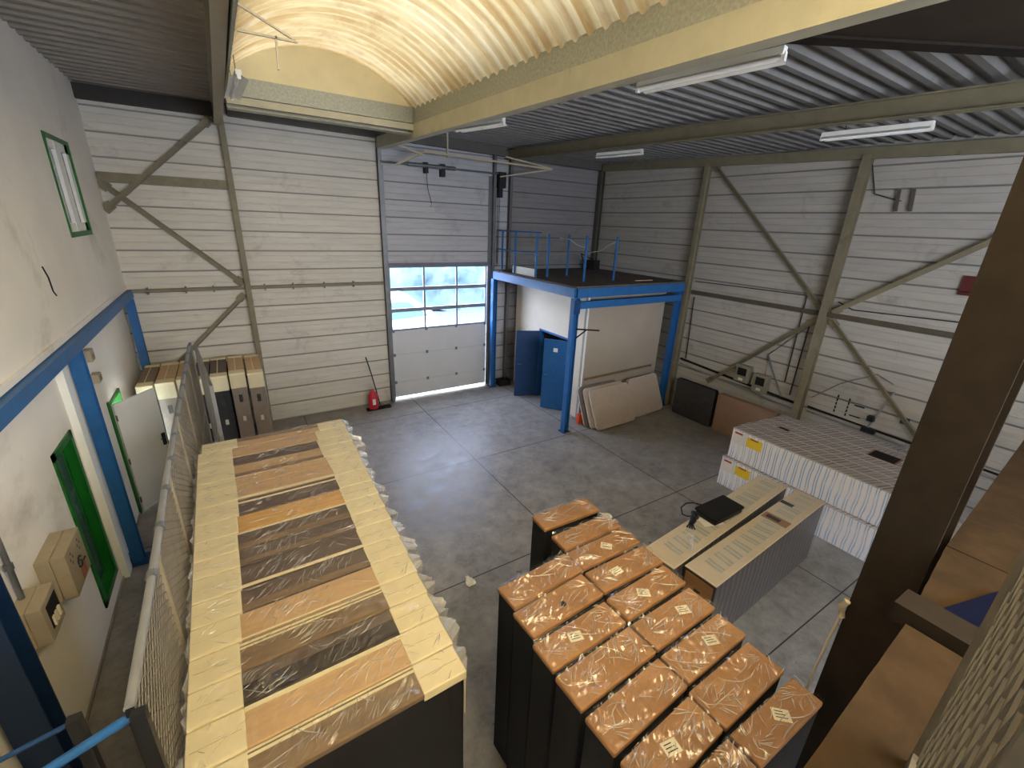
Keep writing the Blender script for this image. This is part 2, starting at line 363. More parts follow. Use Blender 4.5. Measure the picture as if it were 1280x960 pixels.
struct(MB().box(-1.9, -1.8, 8.0, 10.6, 0, 2.6).box(-1.8, -0.42, 8.0, 8.1, 0, 2.6).box(-1.8, -0.42, 10.5, 10.6, 0, 2.6).box(-1.8, -0.42, 8.0, 10.6, 2.5, 2.6).build('wall_corridor', m_white))
# pilaster beside the middle blue post
struct(MB().box(XL, -0.04, 7.08, 7.30, 0, 3.30).build('trim_1', m_leaf))
struct(MB().box(XL, -0.10, -4.0, DY[0]-0.06, 0, 0.04).build('baseboard_left', M('grey_skirting', srgb(140, 132, 122), 0.7)))
# roof deck with trapezoidal ribs across the hall
def deck(name, x0, x1, y0, y1, mat, depth=0.075, pitch=0.27, nx=5):
    prof = []; k = int(y0/pitch)-1
    while k*pitch < y1:
        b = k*pitch
        for dy, dz in ((0, 0), (0.085, 0), (0.12, depth), (0.235, depth)):
            if y0 <= b+dy <= y1: prof.append((b+dy, dz))
        k += 1
    prof = [(y0, prof[0][1])]+prof+[(y1, prof[-1][1])]
    m = MB(); n = len(prof)
    vs = []
    for i in range(nx+1):
        x = x0+(x1-x0)*i/nx
        for t in (0, 0.02): vs += [(x, y, ceil_z(x, y)+dz+t) for y, dz in prof]
    fs = []
    for i in range(nx):
        for j in range(n-1):
            a = i*2*n+j; b = (i+1)*2*n+j
            fs.append((a, a+1, b+1, b)); fs.append((a+n, b+n, b+n+1, a+n+1))
    m.add(vs, fs)
    m.box(x0, x1, y0, y1, 7.36, 7.42)
    return m
dk = deck('c', -0.3, 2.24, -4.1, D, m_deck_l)
o = struct(dk.build('ceiling_left', m_deck_l)); o.name = 'ceiling'
struct(deck('c', 5.32, W+0.1, -4.1, D, m_deck).build('ceiling', m_deck))
struct(deck('c', 2.24, 5.32, 9.34, D, m_deck).build('ceiling', m_deck))
# ------------------------------------------------------------------ skylight
def zs(y): return 7.03 + 0.034*(y-9.3)
SX0, SX1, SY0, SY1, RISE = 2.2, 5.30, -4.0, 9.30, 0.64
half = (SX1-SX0)/2; RR = (half*half+RISE*RISE)/(2*RISE); A0 = math.asin(half/RR)
def arch(x, y):
    c = (SX0+SX1)/2
    return zs(y) + math.sqrt(max(0, RR*RR-(x-c)**2)) - (RR-RISE)
sk = thing('skylight', 'barrel vaulted skylight of yellowed corrugated fibreglass in the roof', 'skylight', (0, 0, 0))
PITCHS = 0.235
def sheet_pt(u, v):
    a = (-A0 + 2*A0*u)*1.05; y = YA+(YB-YA)*v
    rr = RR + 0.028*math.sin(2*math.pi*y/PITCHS) + 0.004*noise.noise(Vector((u*3, y*2, 0)))
    return ((SX0+SX1)/2 + math.sin(a)*rr, y, zs(y)-(RR-RISE)+math.cos(a)*rr)
YA, YB = 0.9, SY1+0.04
g = MB(); g.grid(sheet_pt, 28, 420, True); g.build('corrugated_sheet', m_sky, sk, fix=False)
YA, YB = SY0, 0.95     # unseen sheets behind the camera, made clearer to add light from above
g = MB(); g.grid(sheet_pt, 28, 240, True); g.build('corrugated_sheet', m_sky2, sk, fix=False)
# end panel below the vault
g = MB(); nn = 24
bot = [(SX0+(SX1-SX0)*i/nn, SY1, 6.98) for i in range(nn+1)]; top = [(x, SY1, arch(x, SY1)+0.01) for x, _, _ in bot]
b2 = [(x, y+0.03, z) for x, y, z in bot]; t2 = [(x, y+0.03, z) for x, y, z in top]
for i in range(nn):
    g.add([bot[i], bot[i+1], b2[i+1], b2[i], top[i], top[i+1], t2[i+1], t2[i]], [(0, 1, 5, 4), (3, 7, 6, 2), (4, 5, 6, 7), (0, 3, 2, 1)])
g.build('end_panel', M('cream_end_panel', srgb(206, 196, 160), 0.6, var=0.06, scale=3, dirt=srgb(150, 130, 90), dthr=(0.62, 0.8)), sk)
g = MB()
g.box(SX0, SX1, SY1-0.03, SY1, 6.76, 7.03)
g.hexa([(SX1, SY0, zs(SY0)-0.28), (SX1+0.03, SY0, zs(SY0)-0.28), (SX1+0.03, SY1, zs(SY1)-0.28), (SX1, SY1, zs(SY1)-0.28), (SX1, SY0, zs(SY0)-0.0), (SX1+0.03, SY0, zs(SY0)-0.0), (SX1+0.03, SY1, zs(SY1)-0.0), (SX1, SY1, zs(SY1)-0.0)])
g.hexa([(SX0-0.0, SY0, zs(SY0)-0.28), (SX0+0.03, SY0, zs(SY0)-0.28), (SX0+0.03, SY1, zs(SY1)-0.28), (SX0, SY1, zs(SY1)-0.28), (SX0, SY0, zs(SY0)), (SX0+0.03, SY0, zs(SY0)), (SX0+0.03, SY1, zs(SY1)), (SX0, SY1, zs(SY1))])
g.build('curb', m_galv, sk)
# trimmer beams around the opening
def beamy(name, x, w, zb0, zb1, y0, y1, h, mat, label, cat='beam', c_open=1, lip=0.02):
    """channel section along the hall: web + two flanges; zb0/zb1 bottom height at y0/y1"""
    a = Vector((x, y0, zb0+h/2)); b = Vector((x, y1, zb1+h/2))
    m = MB(); m.bar(a, b, 0.02, h)
    for s in (-1, 1): m.bar(a+Vector((c_open*w/2, 0, s*(h/2-0.01))), b+Vector((c_open*w/2, 0, s*(h/2-0.01))), w, lip)
    return tag(m.build(name, mat), label, cat)
zr = lambda y: 6.51+0.031*(y-9.2)
beamy('roof_beam', 5.31, 0.16, zr(-4), zr(11.8), -4, 11.8, 0.245, m_beige, 'long beige channel beam along the right side of the skylight', c_open=1)
beamy('roof_beam', 2.17, 0.13, 6.66, 6.66, -4, 11.85, 0.40, M('beam_greige_paint', srgb(150, 142, 122), 0.55, var=0.08), 'grey beige beam along the left side of the skylight', c_open=-1)
tag(MB().bar((SX0+0.02, SY1+0.0, 6.695), (SX1+0.1, SY1, 6.695), 0.05, 0.11).bar((SX0+0.02, SY1+0.14, 6.60), (SX1+0.0, SY1+0.14, 6.60), 0.20, 0.02).bar((SX0+0.02, SY1+0.25, 6.8), (SX1, SY1+0.25, 6.8), 0.02, 0.42).build('roof_beam', m_beige), 'cross beam under the far end panel of the skylight', 'beam')
# far purlin, side eave beams, roof bracing near the camera
m = MB(); zp = lambda y: 6.44+0.036*(y-4.3)
m.bar((9.0, -2, zp(-2)+0.10), (9.0, 11.85, zp(11.85)+0.10), 0.025, 0.22)
m.bar((9.0, -2, zp(-2)+0.005), (9.0, 11.85, zp(11.85)+0.005), 0.16, 0.016); m.bar((9.0, -2, zp(-2)+0.215), (9.0, 11.85, zp(11.85)+0.215), 0.16, 0.016)
tag(m.build('roof_beam', m_purl), 'olive grey beam under the ribbed deck midway between skylight and right wall', 'beam')
ze = lambda y: 6.88+0.037*(y-D)
m = MB(); m.bar((12.58, -3.5, ze(-3.5)-0.07), (12.58, D-0.15, ze(D)-0.07), 0.10, 0.20)
tag(m.build('eave_beam', m_purl), 'eave beam along the top of the right wall', 'beam')
tag(MB().bar((2.3, D-0.09, 6.98), (W-0.2, D-0.09, 6.86), 0.12, 0.26).build('eave_beam', M('eave_grey_paint', srgb(92, 90, 84), 0.6)), 'dark beam along the top of the back wall right of the skylight beam', 'beam')  # eave beam in one even dark grey
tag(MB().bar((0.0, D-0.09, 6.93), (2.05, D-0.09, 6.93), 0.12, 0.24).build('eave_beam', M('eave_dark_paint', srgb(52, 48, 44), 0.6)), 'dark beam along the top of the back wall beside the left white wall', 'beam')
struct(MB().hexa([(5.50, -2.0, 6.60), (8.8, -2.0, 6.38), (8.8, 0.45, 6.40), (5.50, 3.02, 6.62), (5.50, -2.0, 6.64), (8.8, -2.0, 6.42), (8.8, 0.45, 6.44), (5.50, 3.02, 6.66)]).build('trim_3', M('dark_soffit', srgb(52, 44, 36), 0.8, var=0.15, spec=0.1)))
tag(MB().ibeam((5.45, 3.12, 6.80), (8.7, 0.55, 6.60), 0.16, 0.42, 0.02).build('roof_brace', m_darkst), 'dark diagonal I beam under the deck at the upper right', 'beam')
# ------------------------------------------------------------------ steel frame on the back wall
def post(name, x, y, w, d, z0, z1, mat, label, cat='post', axis='x', group=None):
    m = MB(); t = 0.014
    up = Vector((1, 0, 0)) if axis == 'x' else Vector((0, 1, 0))
    m.ibeam((x, y, z0), (x, y, z1), w, d, t, up)
    return tag(m.build(name, mat), label, cat, group)
post('wall_column', 2.16, D-0.09, 0.11, 0.13, 0, 6.85, m_brace, 'steel wall column left of the roller door bay, behind the stacked mattresses', axis='y')
post('wall_column', 5.34, D-0.09, 0.09, 0.13, 0, 6.8, m_tube, 'grey steel column at the left jamb of the sectional door', axis='y')
post('wall_column', 8.60, D-0.06, 0.09, 0.10, 0, 6.8, m_tube, 'grey steel column at the right jamb of the sectional door', axis='y')
post('wall_column', 9.13, D-0.08, 0.09, 0.12, 0, 6.8, M('slate_steel', srgb(104, 102, 104), 0.6), 'slender grey column behind the far left corner of the blue platform', axis='y')
def bar_thing(name, a, b, w, h, mat, label, cat='brace', up=(0, 0, 1), plates=True):
    a = Vector(a); b = Vector(b)
    m = MB(); up = Vector(up); m.bar(a, b, w, 0.012, up)
    d = (b-a).normalized(); sd = d.cross(up).normalized(); u2 = sd.cross(d)
    m.bar(a+sd*(w/2)-u2*(h/2), b+sd*(w/2)-u2*(h/2), 0.012, h, up)   # angle section
    if plates:
        for p, s in ((a, 1), (b, -1)): m.bar(p-d*0.03*s, p+d*0.16*s, w*1.8, 0.008, up)
    return tag(m.build(name, mat), label, cat)
yb = D-0.05
bar_thing('wall_brace', (1.98, yb-0.09, 6.74), (0.03, yb-0.09, 4.97), 0.09, 0.06, m_brace, 'upper diagonal brace rising to the beam in the left bay of the back wall', up=(0, 1, 0))
bar_thing('wall_brace', (0.03, yb-0.01, 5.46), (2.06, yb-0.01, 3.51), 0.10, 0.06, m_brace, 'longest diagonal brace crossing the left bay of the back wall down to the rail', up=(0, 1, 0))
bar_thing('wall_brace', (2.05, yb-0.03, 3.24), (0.30, yb-0.03, 1.55), 0.08, 0.06, m_brace, 'lower diagonal brace below the rail, above the stacked mattresses', up=(0, 1, 0))
tag(MB().bar((0.02, yb-0.02, 5.55), (2.12, yb-0.02, 5.55), 0.08, 0.17).build('wall_rail', m_brace), 'broad horizontal steel rail high in the left bay of the back wall', 'rail')
m = MB().bar((0.02, yb-0.03, 3.42), (5.28, yb-0.03, 3.42), 0.10, 0.05)
for x in (0.35, 1.0, 1.5, 2.5, 3.1, 3.8, 4.5): m.bar((x, yb-0.03, 3.34), (x, yb-0.03, 3.48), 0.12, 0.02)
tag(m.build('wall_rail', m_brace), 'thin rail across the back wall from the white wall to the roller door', 'rail')
# right wall frame
xr = W-0.02
post('wall_column', W-0.11, 7.86, 0.12, 0.16, 0, 6.65, m_brace, 'olive column on the right wall at the corner of the blue platform', axis='x')
post('wall_column', W-0.11, 4.36, 0.15, 0.18, 0, 6.50, m_brace, 'tall olive column in the middle of the right wall where the braces meet', axis='x')
post('wall_column', W-0.13, D-0.12, 0.15, 0.16, 0, 6.75, M('corner_column_paint', srgb(80, 76, 66), 0.6), 'dark column in the far right corner of the hall', axis='x')
def rbrace(a, b, label, w=0.085):
    bar_thing('wall_brace', a, b, w, 0.06, m_brace, label, up=(1, 0, 0))
rbrace((W-0.06, 7.70, 6.58), (W-0.06, 4.50, 3.56), 'brace of the right wall running from the platform column down to the centre joint')
rbrace((W-0.06, 4.22, 3.50), (W-0.06, 1.0, 6.0), 'brace of the right wall rising from the centre joint towards the dark column')
rbrace((W-0.06, 4.20, 3.32), (W-0.06, 2.1, 1.30), 'brace of the right wall falling towards the striped cartons')
rbrace((W-0.06, 4.50, 3.28), (W-0.06, 6.75, 1.12), 'brace of the right wall falling behind the two meter boxes')
tag(MB().bar((W-0.05, -3, 3.43), (W-0.05, 7.76, 3.43), 0.06, 0.09, (0, 0, 1)).build('wall_rail', M('rail_dark', srgb(84, 76, 62), 0.6)), 'dark horizontal rail along the right wall at mid height', 'rail')
# ------------------------------------------------------------------ left building front: blue frame
tag(MB().ibeam((0.04, 2.6, 3.365), (0.04, D-0.04, 3.365), 0.11, 0.15, 0.012).bar((0.099, 2.6, 3.365), (0.099, D-0.04, 3.365), 0.006, 0.15).build('blue_beam', m_blue), 'blue steel beam carrying the upper white wall', 'beam')
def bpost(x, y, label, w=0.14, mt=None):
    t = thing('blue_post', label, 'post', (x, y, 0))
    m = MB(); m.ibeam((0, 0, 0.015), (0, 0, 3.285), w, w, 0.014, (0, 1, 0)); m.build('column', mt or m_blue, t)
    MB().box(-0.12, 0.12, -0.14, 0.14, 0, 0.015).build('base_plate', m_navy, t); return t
bpost(0.03, 7.42, 'blue post beside the open green framed door')
bpost(0.05, D-0.30, 'blue post in the far left corner behind the stacked mattresses')
bpost(0.03, 3.85, 'shaded blue post nearest the camera at the lower left', 0.22, M('shaded_navy', srgb(16, 40, 72), 0.5))  # same blue post, the dim corner's shade put into its colour
# ------------------------------------------------------------------ green framed windows and door
def green_window():
    w = bpy.data.objects.new('window_1', None); COL.objects.link(w); struct(w)
    y0, y1, z0, z1 = WY[0], WY[1], 0.31, 2.38
    m = MB()
    m.box(-0.36, XL+0.005, y0, y0+0.03, z0, z1).box(-0.36, XL+0.005, y1-0.03, y1, z0, z1).box(-0.36, XL+0.005, y0, y1, z0, z0+0.03).box(-0.36, XL+0.005, y0, y1, z1-0.03, z1)
    for a in ((y0-0.05, y0+0.03, z0-0.05, z1+0.05), (y1-0.03, y1+0.05, z0-0.05, z1+0.05), (y0-0.05, y1+0.05, z0-0.05, z0+0.03), (y0-0.05, y1+0.05, z1-0.03, z1+0.05)): m.box(XL, XL+0.02, *a)
    m.build('window_frame', m_green, w)
    MB().box(-0.225, -0.215, y0+0.03, y1-0.03, z0+0.03, z1-0.03).build('pane', M('dim_glass', (0.07, 0.10, 0.11), 0.08, var=0.3, scale=2), w)
    MB().box(-0.25, -0.20, y0+0.03, y0+0.06, z0+0.03, z1-0.03).box(-0.25, -0.20, y1-0.06, y1-0.03, z0+0.03, z1-0.03).box(-0.25, -0.20, y0+0.06, y1-0.06, z0+0.03, z0+0.06).box(-0.25, -0.20, y0+0.06, y1-0.06, z1-0.06, z1-0.03).build('sash', m_green, w)
green_window()
def upper_window():
    w = bpy.data.objects.new('window_2', None); COL.objects.link(w); struct(w)
    y0, y1, z0, z1 = UY[0], UY[1], UZ[0], UZ[1]
    m = MB()
    for a in ((y0-0.03, y0+0.02, z0-0.05, z1+0.04), (y1-0.02, y1+0.03, z0-0.05, z1+0.04), (y0, y1, z0-0.05, z0+0.02), (y0, y1, z1-0.02, z1+0.04)): m.box(-0.05, 0.015, *a)
    m.build('window_frame', m_green, w)
    m = MB(); t = 0.15
    m.box(-0.08, -0.01, y0+.02, y0+.02+t, z0+.02, z1-.02).box(-0.08, -0.01, y1-.02-t, y1-.02, z0+.02, z1-.02).box(-0.08, -0.01, y0+.02, y1-.02, z0+.02, z0+.14).box(-0.08, -0.01, y0+.02, y1-.02, z1-.14, z1-.02)
    ym = (y0+y1)/2; m.box(-0.08, -0.005, ym-0.13, ym+0.13, z0+.02, z1-.02)
    m.build('sash', m_leaf, w)
    MB().box(-0.06, -0.05, y0+.1, y1-.1, z0+.1, z1-.1).build('pane', M('grey_pane', (0.16, 0.17, 0.17), 0.15, var=0.2), w)
upper_window()
dr = bpy.data.objects.new('door_1', None); COL.objects.link(dr); struct(dr)
m = MB(); y0, y1 = DY
for a in ((y0-0.0, y0+0.05, 0, 2.06), (y1-0.05, y1, 0, 2.06), (y0, y1, 2.01, 2.06)): m.box(-0.42, XL+0.03, *a)
m.box(XL, XL+0.03, y0-0.05, y0+0.01, 0, 2.10)
m.build('door_frame', m_green, dr)
lf = MB().box(0, 0.80, -0.02, 0.02, 0.02, 2.03).build('door_leaf', m_leaf, dr); lf.location = (XL+0.045, y0+0.02, 0); lf.rotation_euler = (0, 0, math.radians(55))
m = MB()
for z in (0.25, 1.0, 1.8): m.tube([(0, -0.02, z-0.05), (0, -0.02, z+0.05)], 0.012)
m.build('hinge', m_tube, lf)
m = MB().box(0.70, 0.76, -0.045, -0.02, 0.95, 1.18); m.tube([(0.73, -0.03, 1.1), (0.73, -0.07, 1.1), (0.63, -0.07, 1.1)], 0.009)
m.build('door_handle', m_black, lf)
# ------------------------------------------------------------------ sectional door in the back wall
sd = bpy.data.objects.new('door_2', None); COL.objects.link(sd); struct(sd)
DX0, DX1, DYY = 5.44, 8.46, D+0.035
fr = M('door_alu_grey', srgb(132, 138, 152), 0.5, 0.0, var=0.05)
rows = [(2.052, 2.628), (2.63, 3.208), (3.21, 3.83)]
for z0, z1 in rows:
    m = MB(); m.box(DX0, DX1, DYY, DYY+0.05, z0, z0+0.05).box(DX0, DX1, DYY, DYY+0.05, z1-0.05, z1)
    for x in (DX0, DX0+(DX1-DX0)/3-0.02, DX0+2*(DX1-DX0)/3-0.02, DX1-0.05): m.box(x, x+0.05, DYY, DYY+0.05, z0+0.05, z1-0.05)
    s = m.build('glazed_section', fr, sd)
    for k in range(3):
        a = DX0+(DX1-DX0)*k/3+0.03; MB().box(a, a+(DX1-DX0)/3-0.06, DYY+0.022, DYY+0.028, z0+0.045, z1-0.045).build('pane', m_glass, s)
m_dpanel = M('door_panel_grey', srgb(206, 208, 212), 0.45, var=0.04, scale=2, dirt=srgb(150, 150, 152), dthr=(0.68, 0.8))
for z0, z1 in ((0.065, 0.524), (0.526, 1.354), (1.356, 2.05)):
    s = MB().box(DX0, DX1, DYY, DYY+0.045, z0, z1).build('solid_section', m_dpanel, sd, bevel=0.006)
    m = MB()
    for x in (DX0+0.02, DX0+1.0, DX0+1.95, DX1-0.08): m.box(x, x+0.07, DYY-0.02, DYY, z1-0.04, z1+0.04)
    m.build('hinge', m_tube, s)
m = MB()
for x in (DX0-0.045, DX1+0.045):
    m.bar((x, D-0.012, 0.02), (x, D-0.012, 6.25), 0.11, 0.02, (0, 1, 0))
m.build('guide_track', m_tube, sd)
MB().bar((DX0, DYY+0.06, 3.88), (DX1, DYY+0.06, 3.88), 0.10, 0.10).bar((DX0-0.02, D+0.01, 3.86), (DX1+0.02, D+0.01, 3.86), 0.08, 0.10).build('top_seal', M('seal_grey', srgb(110, 112, 128), 0.6), sd)
MB().tube([(DX0-0.1, D-0.16, 6.32), (DX1+0.25, D-0.16, 6.32)], 0.018).tube([(DX0+0.6, D-0.16, 6.32), (DX0+1.9, D-0.16, 6.32)], 0.05, 12).build('spring_shaft', m_tube, sd)
MB().box(DX0+1.05, DX0+1.13, D-0.2, D-0.02, 6.15, 6.4).box(DX0+1.5, DX0+1.6, D-0.2, D-0.02, 6.1, 6.4).build('shaft_bracket', m_black, sd)
MB().tube([(DX0+1.1, D-0.14, 6.15), (DX0+1.12, D-0.14, 5.8), (DX0+1.22, D-0.12, 5.45), (DX0+1.2, D-0.12, 5.35)], 0.008).build('pull_cord', m_black, sd)
m = MB().box(DX1+0.21, DX1+0.41, D-0.26, D-0.02, 5.95, 6.36); m.box(DX1+0.23, DX1+0.33, D-0.22, D-0.06, 5.7, 5.95)
m.tube([(DX1+0.25, D-0.1, 5.7), (DX1+0.25, D-0.1, 3.9), (DX1+0.28, D-0.1, 3.86), (DX1+0.31, D-0.1, 5.7)], 0.008)
tag(m.build('door_motor', m_black), 'black door motor with hanging chain at the top right of the sectional door', 'motor')
# ------------------------------------------------------------------ things by the door
j = thing('floor_jack', 'red floor jack with a long handle standing against the back wall beside the roller door', 'jack', (4.82, D-0.42, 0))
MB().box(-0.32, 0.34, -0.06, 0.06, 0.0, 0.06).build('base_bar', m_darkst, j)
m = MB(); m.tube([(-0.13, 0, 0.06), (-0.13, 0, 0.10), (-0.13, 0, 0.42), (-0.13, 0, 0.52), (-0.13, 0, 0.58)], [0.13, 0.14, 0.13, 0.08, 0.03], 12); m.build('red_canister', m_redmet, j)
MB().box(-0.18, -0.10, -0.145, -0.125, 0.2, 0.36).build('label', m_paperw, j)
MB().tube([(0.06, 0.0, 0.06), (-0.1, 0.1, 1.0), (-0.2, 0.18, 1.48)], 0.016).build('handle', m_black, j)
MB().tube([(0.06, -0.02, 0.12), (0.12, -0.05, 0.22), (0.2, 0, 0.12), (0.3, 0, 0.16)], 0.02).build('hose', m_galv, j)
b = thing('black_crate', 'small black plastic crate on the floor beside the platform post near the door', 'crate', (8.98, D-0.26, 0))
m = MB(); m.box(-.2, .2, -.14, -.12, 0, .2).box(-.2, .2, .12, .14, 0, .2).box(-.2, -.18, -.12, .12, 0, .2).box(.18, .2, -.12, .12, 0, .2).box(-.18, .18, -.12, .12, 0, .02)
m.build('crate_body', m_black, b); MB().box(-.22, .22, -.16, -.14, .17, .2).box(-.22, .22, .14, .16, .17, .2).build('rim', m_black, b)
# ------------------------------------------------------------------ blue platform
PX, PY, PZ = 8.60, 7.90, 3.70
pf = thing('platform', 'blue steel platform over the small cream room in the far right corner', 'platform', (0, 0, 0))
MB().box(PX-0.02, W-0.22, PY-0.02, D-0.22, PZ-0.04, PZ).build('deck_board', M('platform_chipboard', srgb(92, 84, 78), 0.8, var=0.2, scale=3), pf)
MB().ibeam((PX, PY, PZ-0.15), (W-0.28, PY, PZ-0.15), 0.12, 0.22, 0.012).bar((PX, PY-0.06, PZ-0.15), (W-0.28, PY-0.06, PZ-0.15), 0.006, 0.21).build('front_beam', m_blue, pf)
MB().ibeam((PX+0.1, PY+0.02, PZ-0.44), (W-0.30, PY+0.02, PZ-0.44), 0.10, 0.17, 0.012).bar((PX+0.1, PY-0.035, PZ-0.44), (W-0.30, PY-0.035, PZ-0.44), 0.006, 0.16).build('lower_beam', m_blue, pf)
MB().bar((PX, PY, PZ-0.15), (PX, D-0.18, PZ-0.15), 0.10, 0.22).build('side_beam', m_blue, pf)
for x, y in ((PX, PY), (W-0.30, PY+0.08), (PX-0.02, D-0.22)):
    c_ = MB().ibeam((x, y, 0.01), (x, y, PZ-0.26), 0.15, 0.15, 0.012, (1, 0, 0)).build('post', m_blue, pf)
    MB().box(x-0.12, x+0.12, y-0.12, y+0.12, 0, 0.012).build('foot_plate', m_navy, c_)
MB().box(PX-0.09, PX+0.09, PY-0.09, PY-0.075, PZ-0.62, PZ-0.30).build('bracket', m_navy, pf)
# guard rails on the platform (some posts have lost their rails)
rl = thing('guard_rail', 'blue guard rail frame on the left edge of the platform above the roller door', 'railing', (0, 0, PZ))
for y in (11.45, 10.75, 9.72): MB().bar((PX+0.1, y, 0), (PX+0.1, y, 1.12), 0.05, 0.03, (0, 1, 0)).build('rail_post', m_blue, rl)
MB().tube([(PX+0.1, 11.75, 1.12), (PX+0.1, 9.55, 1.12)], 0.02).build('top_rail', m_blue, rl)
MB().tube([(PX+0.1, 11.75, 0.60), (PX+0.1, 9.55, 0.60)], 0.018).build('middle_rail', m_blue, rl)
MB().box(PX+0.13, PX+0.15, 9.8, 10.9, 0.0, 0.2).build('kick_board', m_leaf, rl)
gp = [(9.55, 'blue rail post next to the guard rail frame on the platform', (PX+0.5, 9.75)), (0, 'lone blue post standing in the middle of the platform deck', (9.9, 9.9)), (0, 'blue rail post with a broken rail stub at the front corner of the platform', (9.42, 8.62)), (0, 'rightmost blue rail post on the platform with a bent rail stub', (10.45, 8.62))]
for i, (_, lab, (x, y)) in enumerate(gp):
    t = thing('rail_post', lab, 'post', (x, y, PZ))
    MB().bar((0, 0, 0.01), (0, 0, 1.10), 0.055, 0.03, (0, 1, 0)).build('post_bar', m_blue, t)
    MB().box(-0.06, 0.06, -0.05, 0.05, 0, 0.01).build('foot_plate', m_navy, t)
    if i >= 2:
        MB().tube([(0, 0, 0.82 if i == 2 else 1.0), (-0.14, 0.12, 0.86 if i == 2 else 0.9), (-0.3, 0.3, 1.0 if i == 2 else 0.72), (-0.45, 0.5, 1.02 if i == 2 else 0.68)], 0.012).build('rail_stub', m_galv, t)
tag(MB().bar((11.0, 8.35, PZ+0.012), (11.6, 8.3, PZ+0.012), 0.05, 0.02).build('batten', m_pap_l), 'short pale wooden batten lying on the platform deck', 'batten')
m = MB().box(11.9, 12.15, 11.0, 11.35, PZ, PZ+0.3); m.tube([(11.6, 10.8, PZ+0.02), (11.7, 10.9, PZ+0.35), (11.5, 11.2, PZ+0.5), (11.8, 11.3, PZ+0.1)], 0.02)
tag(m.build('cable_bundle', m_black), 'dark bundle of cable and box at the back of the platform', 'bundle')
# cream room below the platform
RX, RY = 9.42, 8.32
room = MB()
room.box(RX, RX+0.12, 10.32, D-0.2, 0, 3.4).box(RX, RX+0.12, RY+0.122, 8.96, 0, 3.4).box(RX, RX+0.12, 8.96, 10.32, 2.10, 3.4)
struct(MB().box(RX, W-0.4, RY-0.002, RY+0.12, 0, 3.36).build('wall_room_front', M('shaded_room_plaster', srgb(168, 157, 143), 0.85, var=0.06, scale=1.2)))  # front of the cream room, platform overhang's shade put into its colour
room.box(RX+0.12, RX+0.14, RY+0.12, D-0.2, 3.36, 3.4)
o = room.build('wall_room', m_cream); struct(o)
struct(MB().box(RX-0.02, RX+0.01, RY-0.02, RY+0.02, 0.0, 3.35).build('trim_2', m_wpl))
d3 = bpy.data.objects.new('door_3', None); COL.objects.link(d3); struct(d3)
MB().box(RX-0.02, RX+0.12, 8.93, 8.98, 0, 2.13).box(RX-0.02, RX+0.12, 10.30, 10.35, 0, 2.13).box(RX-0.02, RX+0.12, 8.93, 10.35, 2.08, 2.13).build('door_frame', m_blue, d3)
def leafb(hx, hy, ang, L, mat, holes):
    t = MB().box(0, L, -0.02, 0.02, 0.015, 2.06).build('door_leaf', mat, d3); t.location = (hx, hy, 0); t.rotation_euler = (0, 0, ang)
    m = MB()
    for x, z in holes: m.tube([(x, -0.024, z), (x, -0.02, z)], 0.03, 10) if isinstance(x, float) else None
    m.build('round_sticker', m_paperw, t)
    m = MB()
    for y in (-0.035, 0.035): m.tube([(L-0.07, y*0.6, 1.05), (L-0.07, y*1.9, 1.05), (L-0.17, y*1.9, 1.05)], 0.009)
    m.build('door_handle', m_tube, t)
    return t
leafb(RX-0.01, 10.33, math.atan2(10.62-10.33, 8.76-RX), 0.70, m_navy, [(0.32, 1.62), (0.46, 1.62)])
l2 = leafb(RX-0.01, 8.95, math.atan2(9.52-8.95, 8.97-RX), 0.70, m_blue, [(0.99, 0.0)] if False else [])
MB().box(0.30, 0.42, -0.025, -0.02, 1.72, 1.83).box(0.30, 0.42, 0.02, 0.025, 1.72, 1.83).build('sticker', m_paperw, l2)
tag(MB().box(-.09, .09, -.05, .05, 0, .27).box(-.07, .07, -.052, -.05, .05, .2).build('orange_box', m_orange, bevel=0.008), 'orange red box on the floor at the foot of the cream wall corner', 'box').location = (9.3, 8.1, 0)
# bracket arm on the front post and handle on the room corner
m = MB(); m.bar((PX+0.02, PY-0.1, 2.72), (9.35, PY-0.1, 2.62), 0.04, 0.03); m.bar((PX+0.02, PY-0.1, 2.5), (8.95, PY-0.1, 2.68), 0.03, 0.02)
tag(m.build('bracket_bar', m_darkst), 'dark steel bracket arm sticking out of the front platform post', 'bracket')
m = MB(); m.tube([(RX-0.06, RY+0.25, 0.75), (RX-0.14, RY+0.25, 0.8), (RX-0.14, RY+0.25, 1.25), (RX-0.02, RY+0.25, 1.3)], 0.014)
tag(m.build('grab_handle', m_wpl), 'pale curved grab handle on the cream wall corner above the orange box', 'handle')
# ------------------------------------------------------------------ leaning mattresses
def slab(name, p0, p1, lean, h, t, mat, label, edge=None, rad=0.12, group=None, cat='mattress', marker=True):
    """upholstered panel whose foot runs p0->p1 on the floor and whose head leans by `lean` to the left of that direction"""
    p0 = Vector((*p0, 0)); p1 = Vector((*p1, 0)); L = (p1-p0).length
    root = thing(name, label, cat, p0, math.atan2(p1.y-p0.y, p1.x-p0.x), group)
    tilt = math.asin(lean/h)
    prof = []
    for cx_, cz_, a0 in ((L-rad, rad, -90), (L-rad, h-rad, 0), (rad, h-rad, 90), (rad, rad, 180)):
        for k in range(5):
            a = math.radians(a0+k*22.5); prof.append((cx_+rad*math.cos(a), cz_+rad*math.sin(a)))
    def fn(p, q, tt): return (p, q*math.sin(tilt)+tt*math.cos(tilt), q*math.cos(tilt)-tt*math.sin(tilt)+t*math.sin(tilt))
    MB().prism(prof, fn, 0, t).build('cover', mat, root, bevel=0.012)
    if edge:
        prof2 = [(a + (0.012 if a > L/2 else -0.012), b_) for a, b_ in prof]
        MB().prism([(L-p if False else p, q) for p, q in prof2], fn, t*0.42, t*0.58).build('piping', edge, root)
    return root
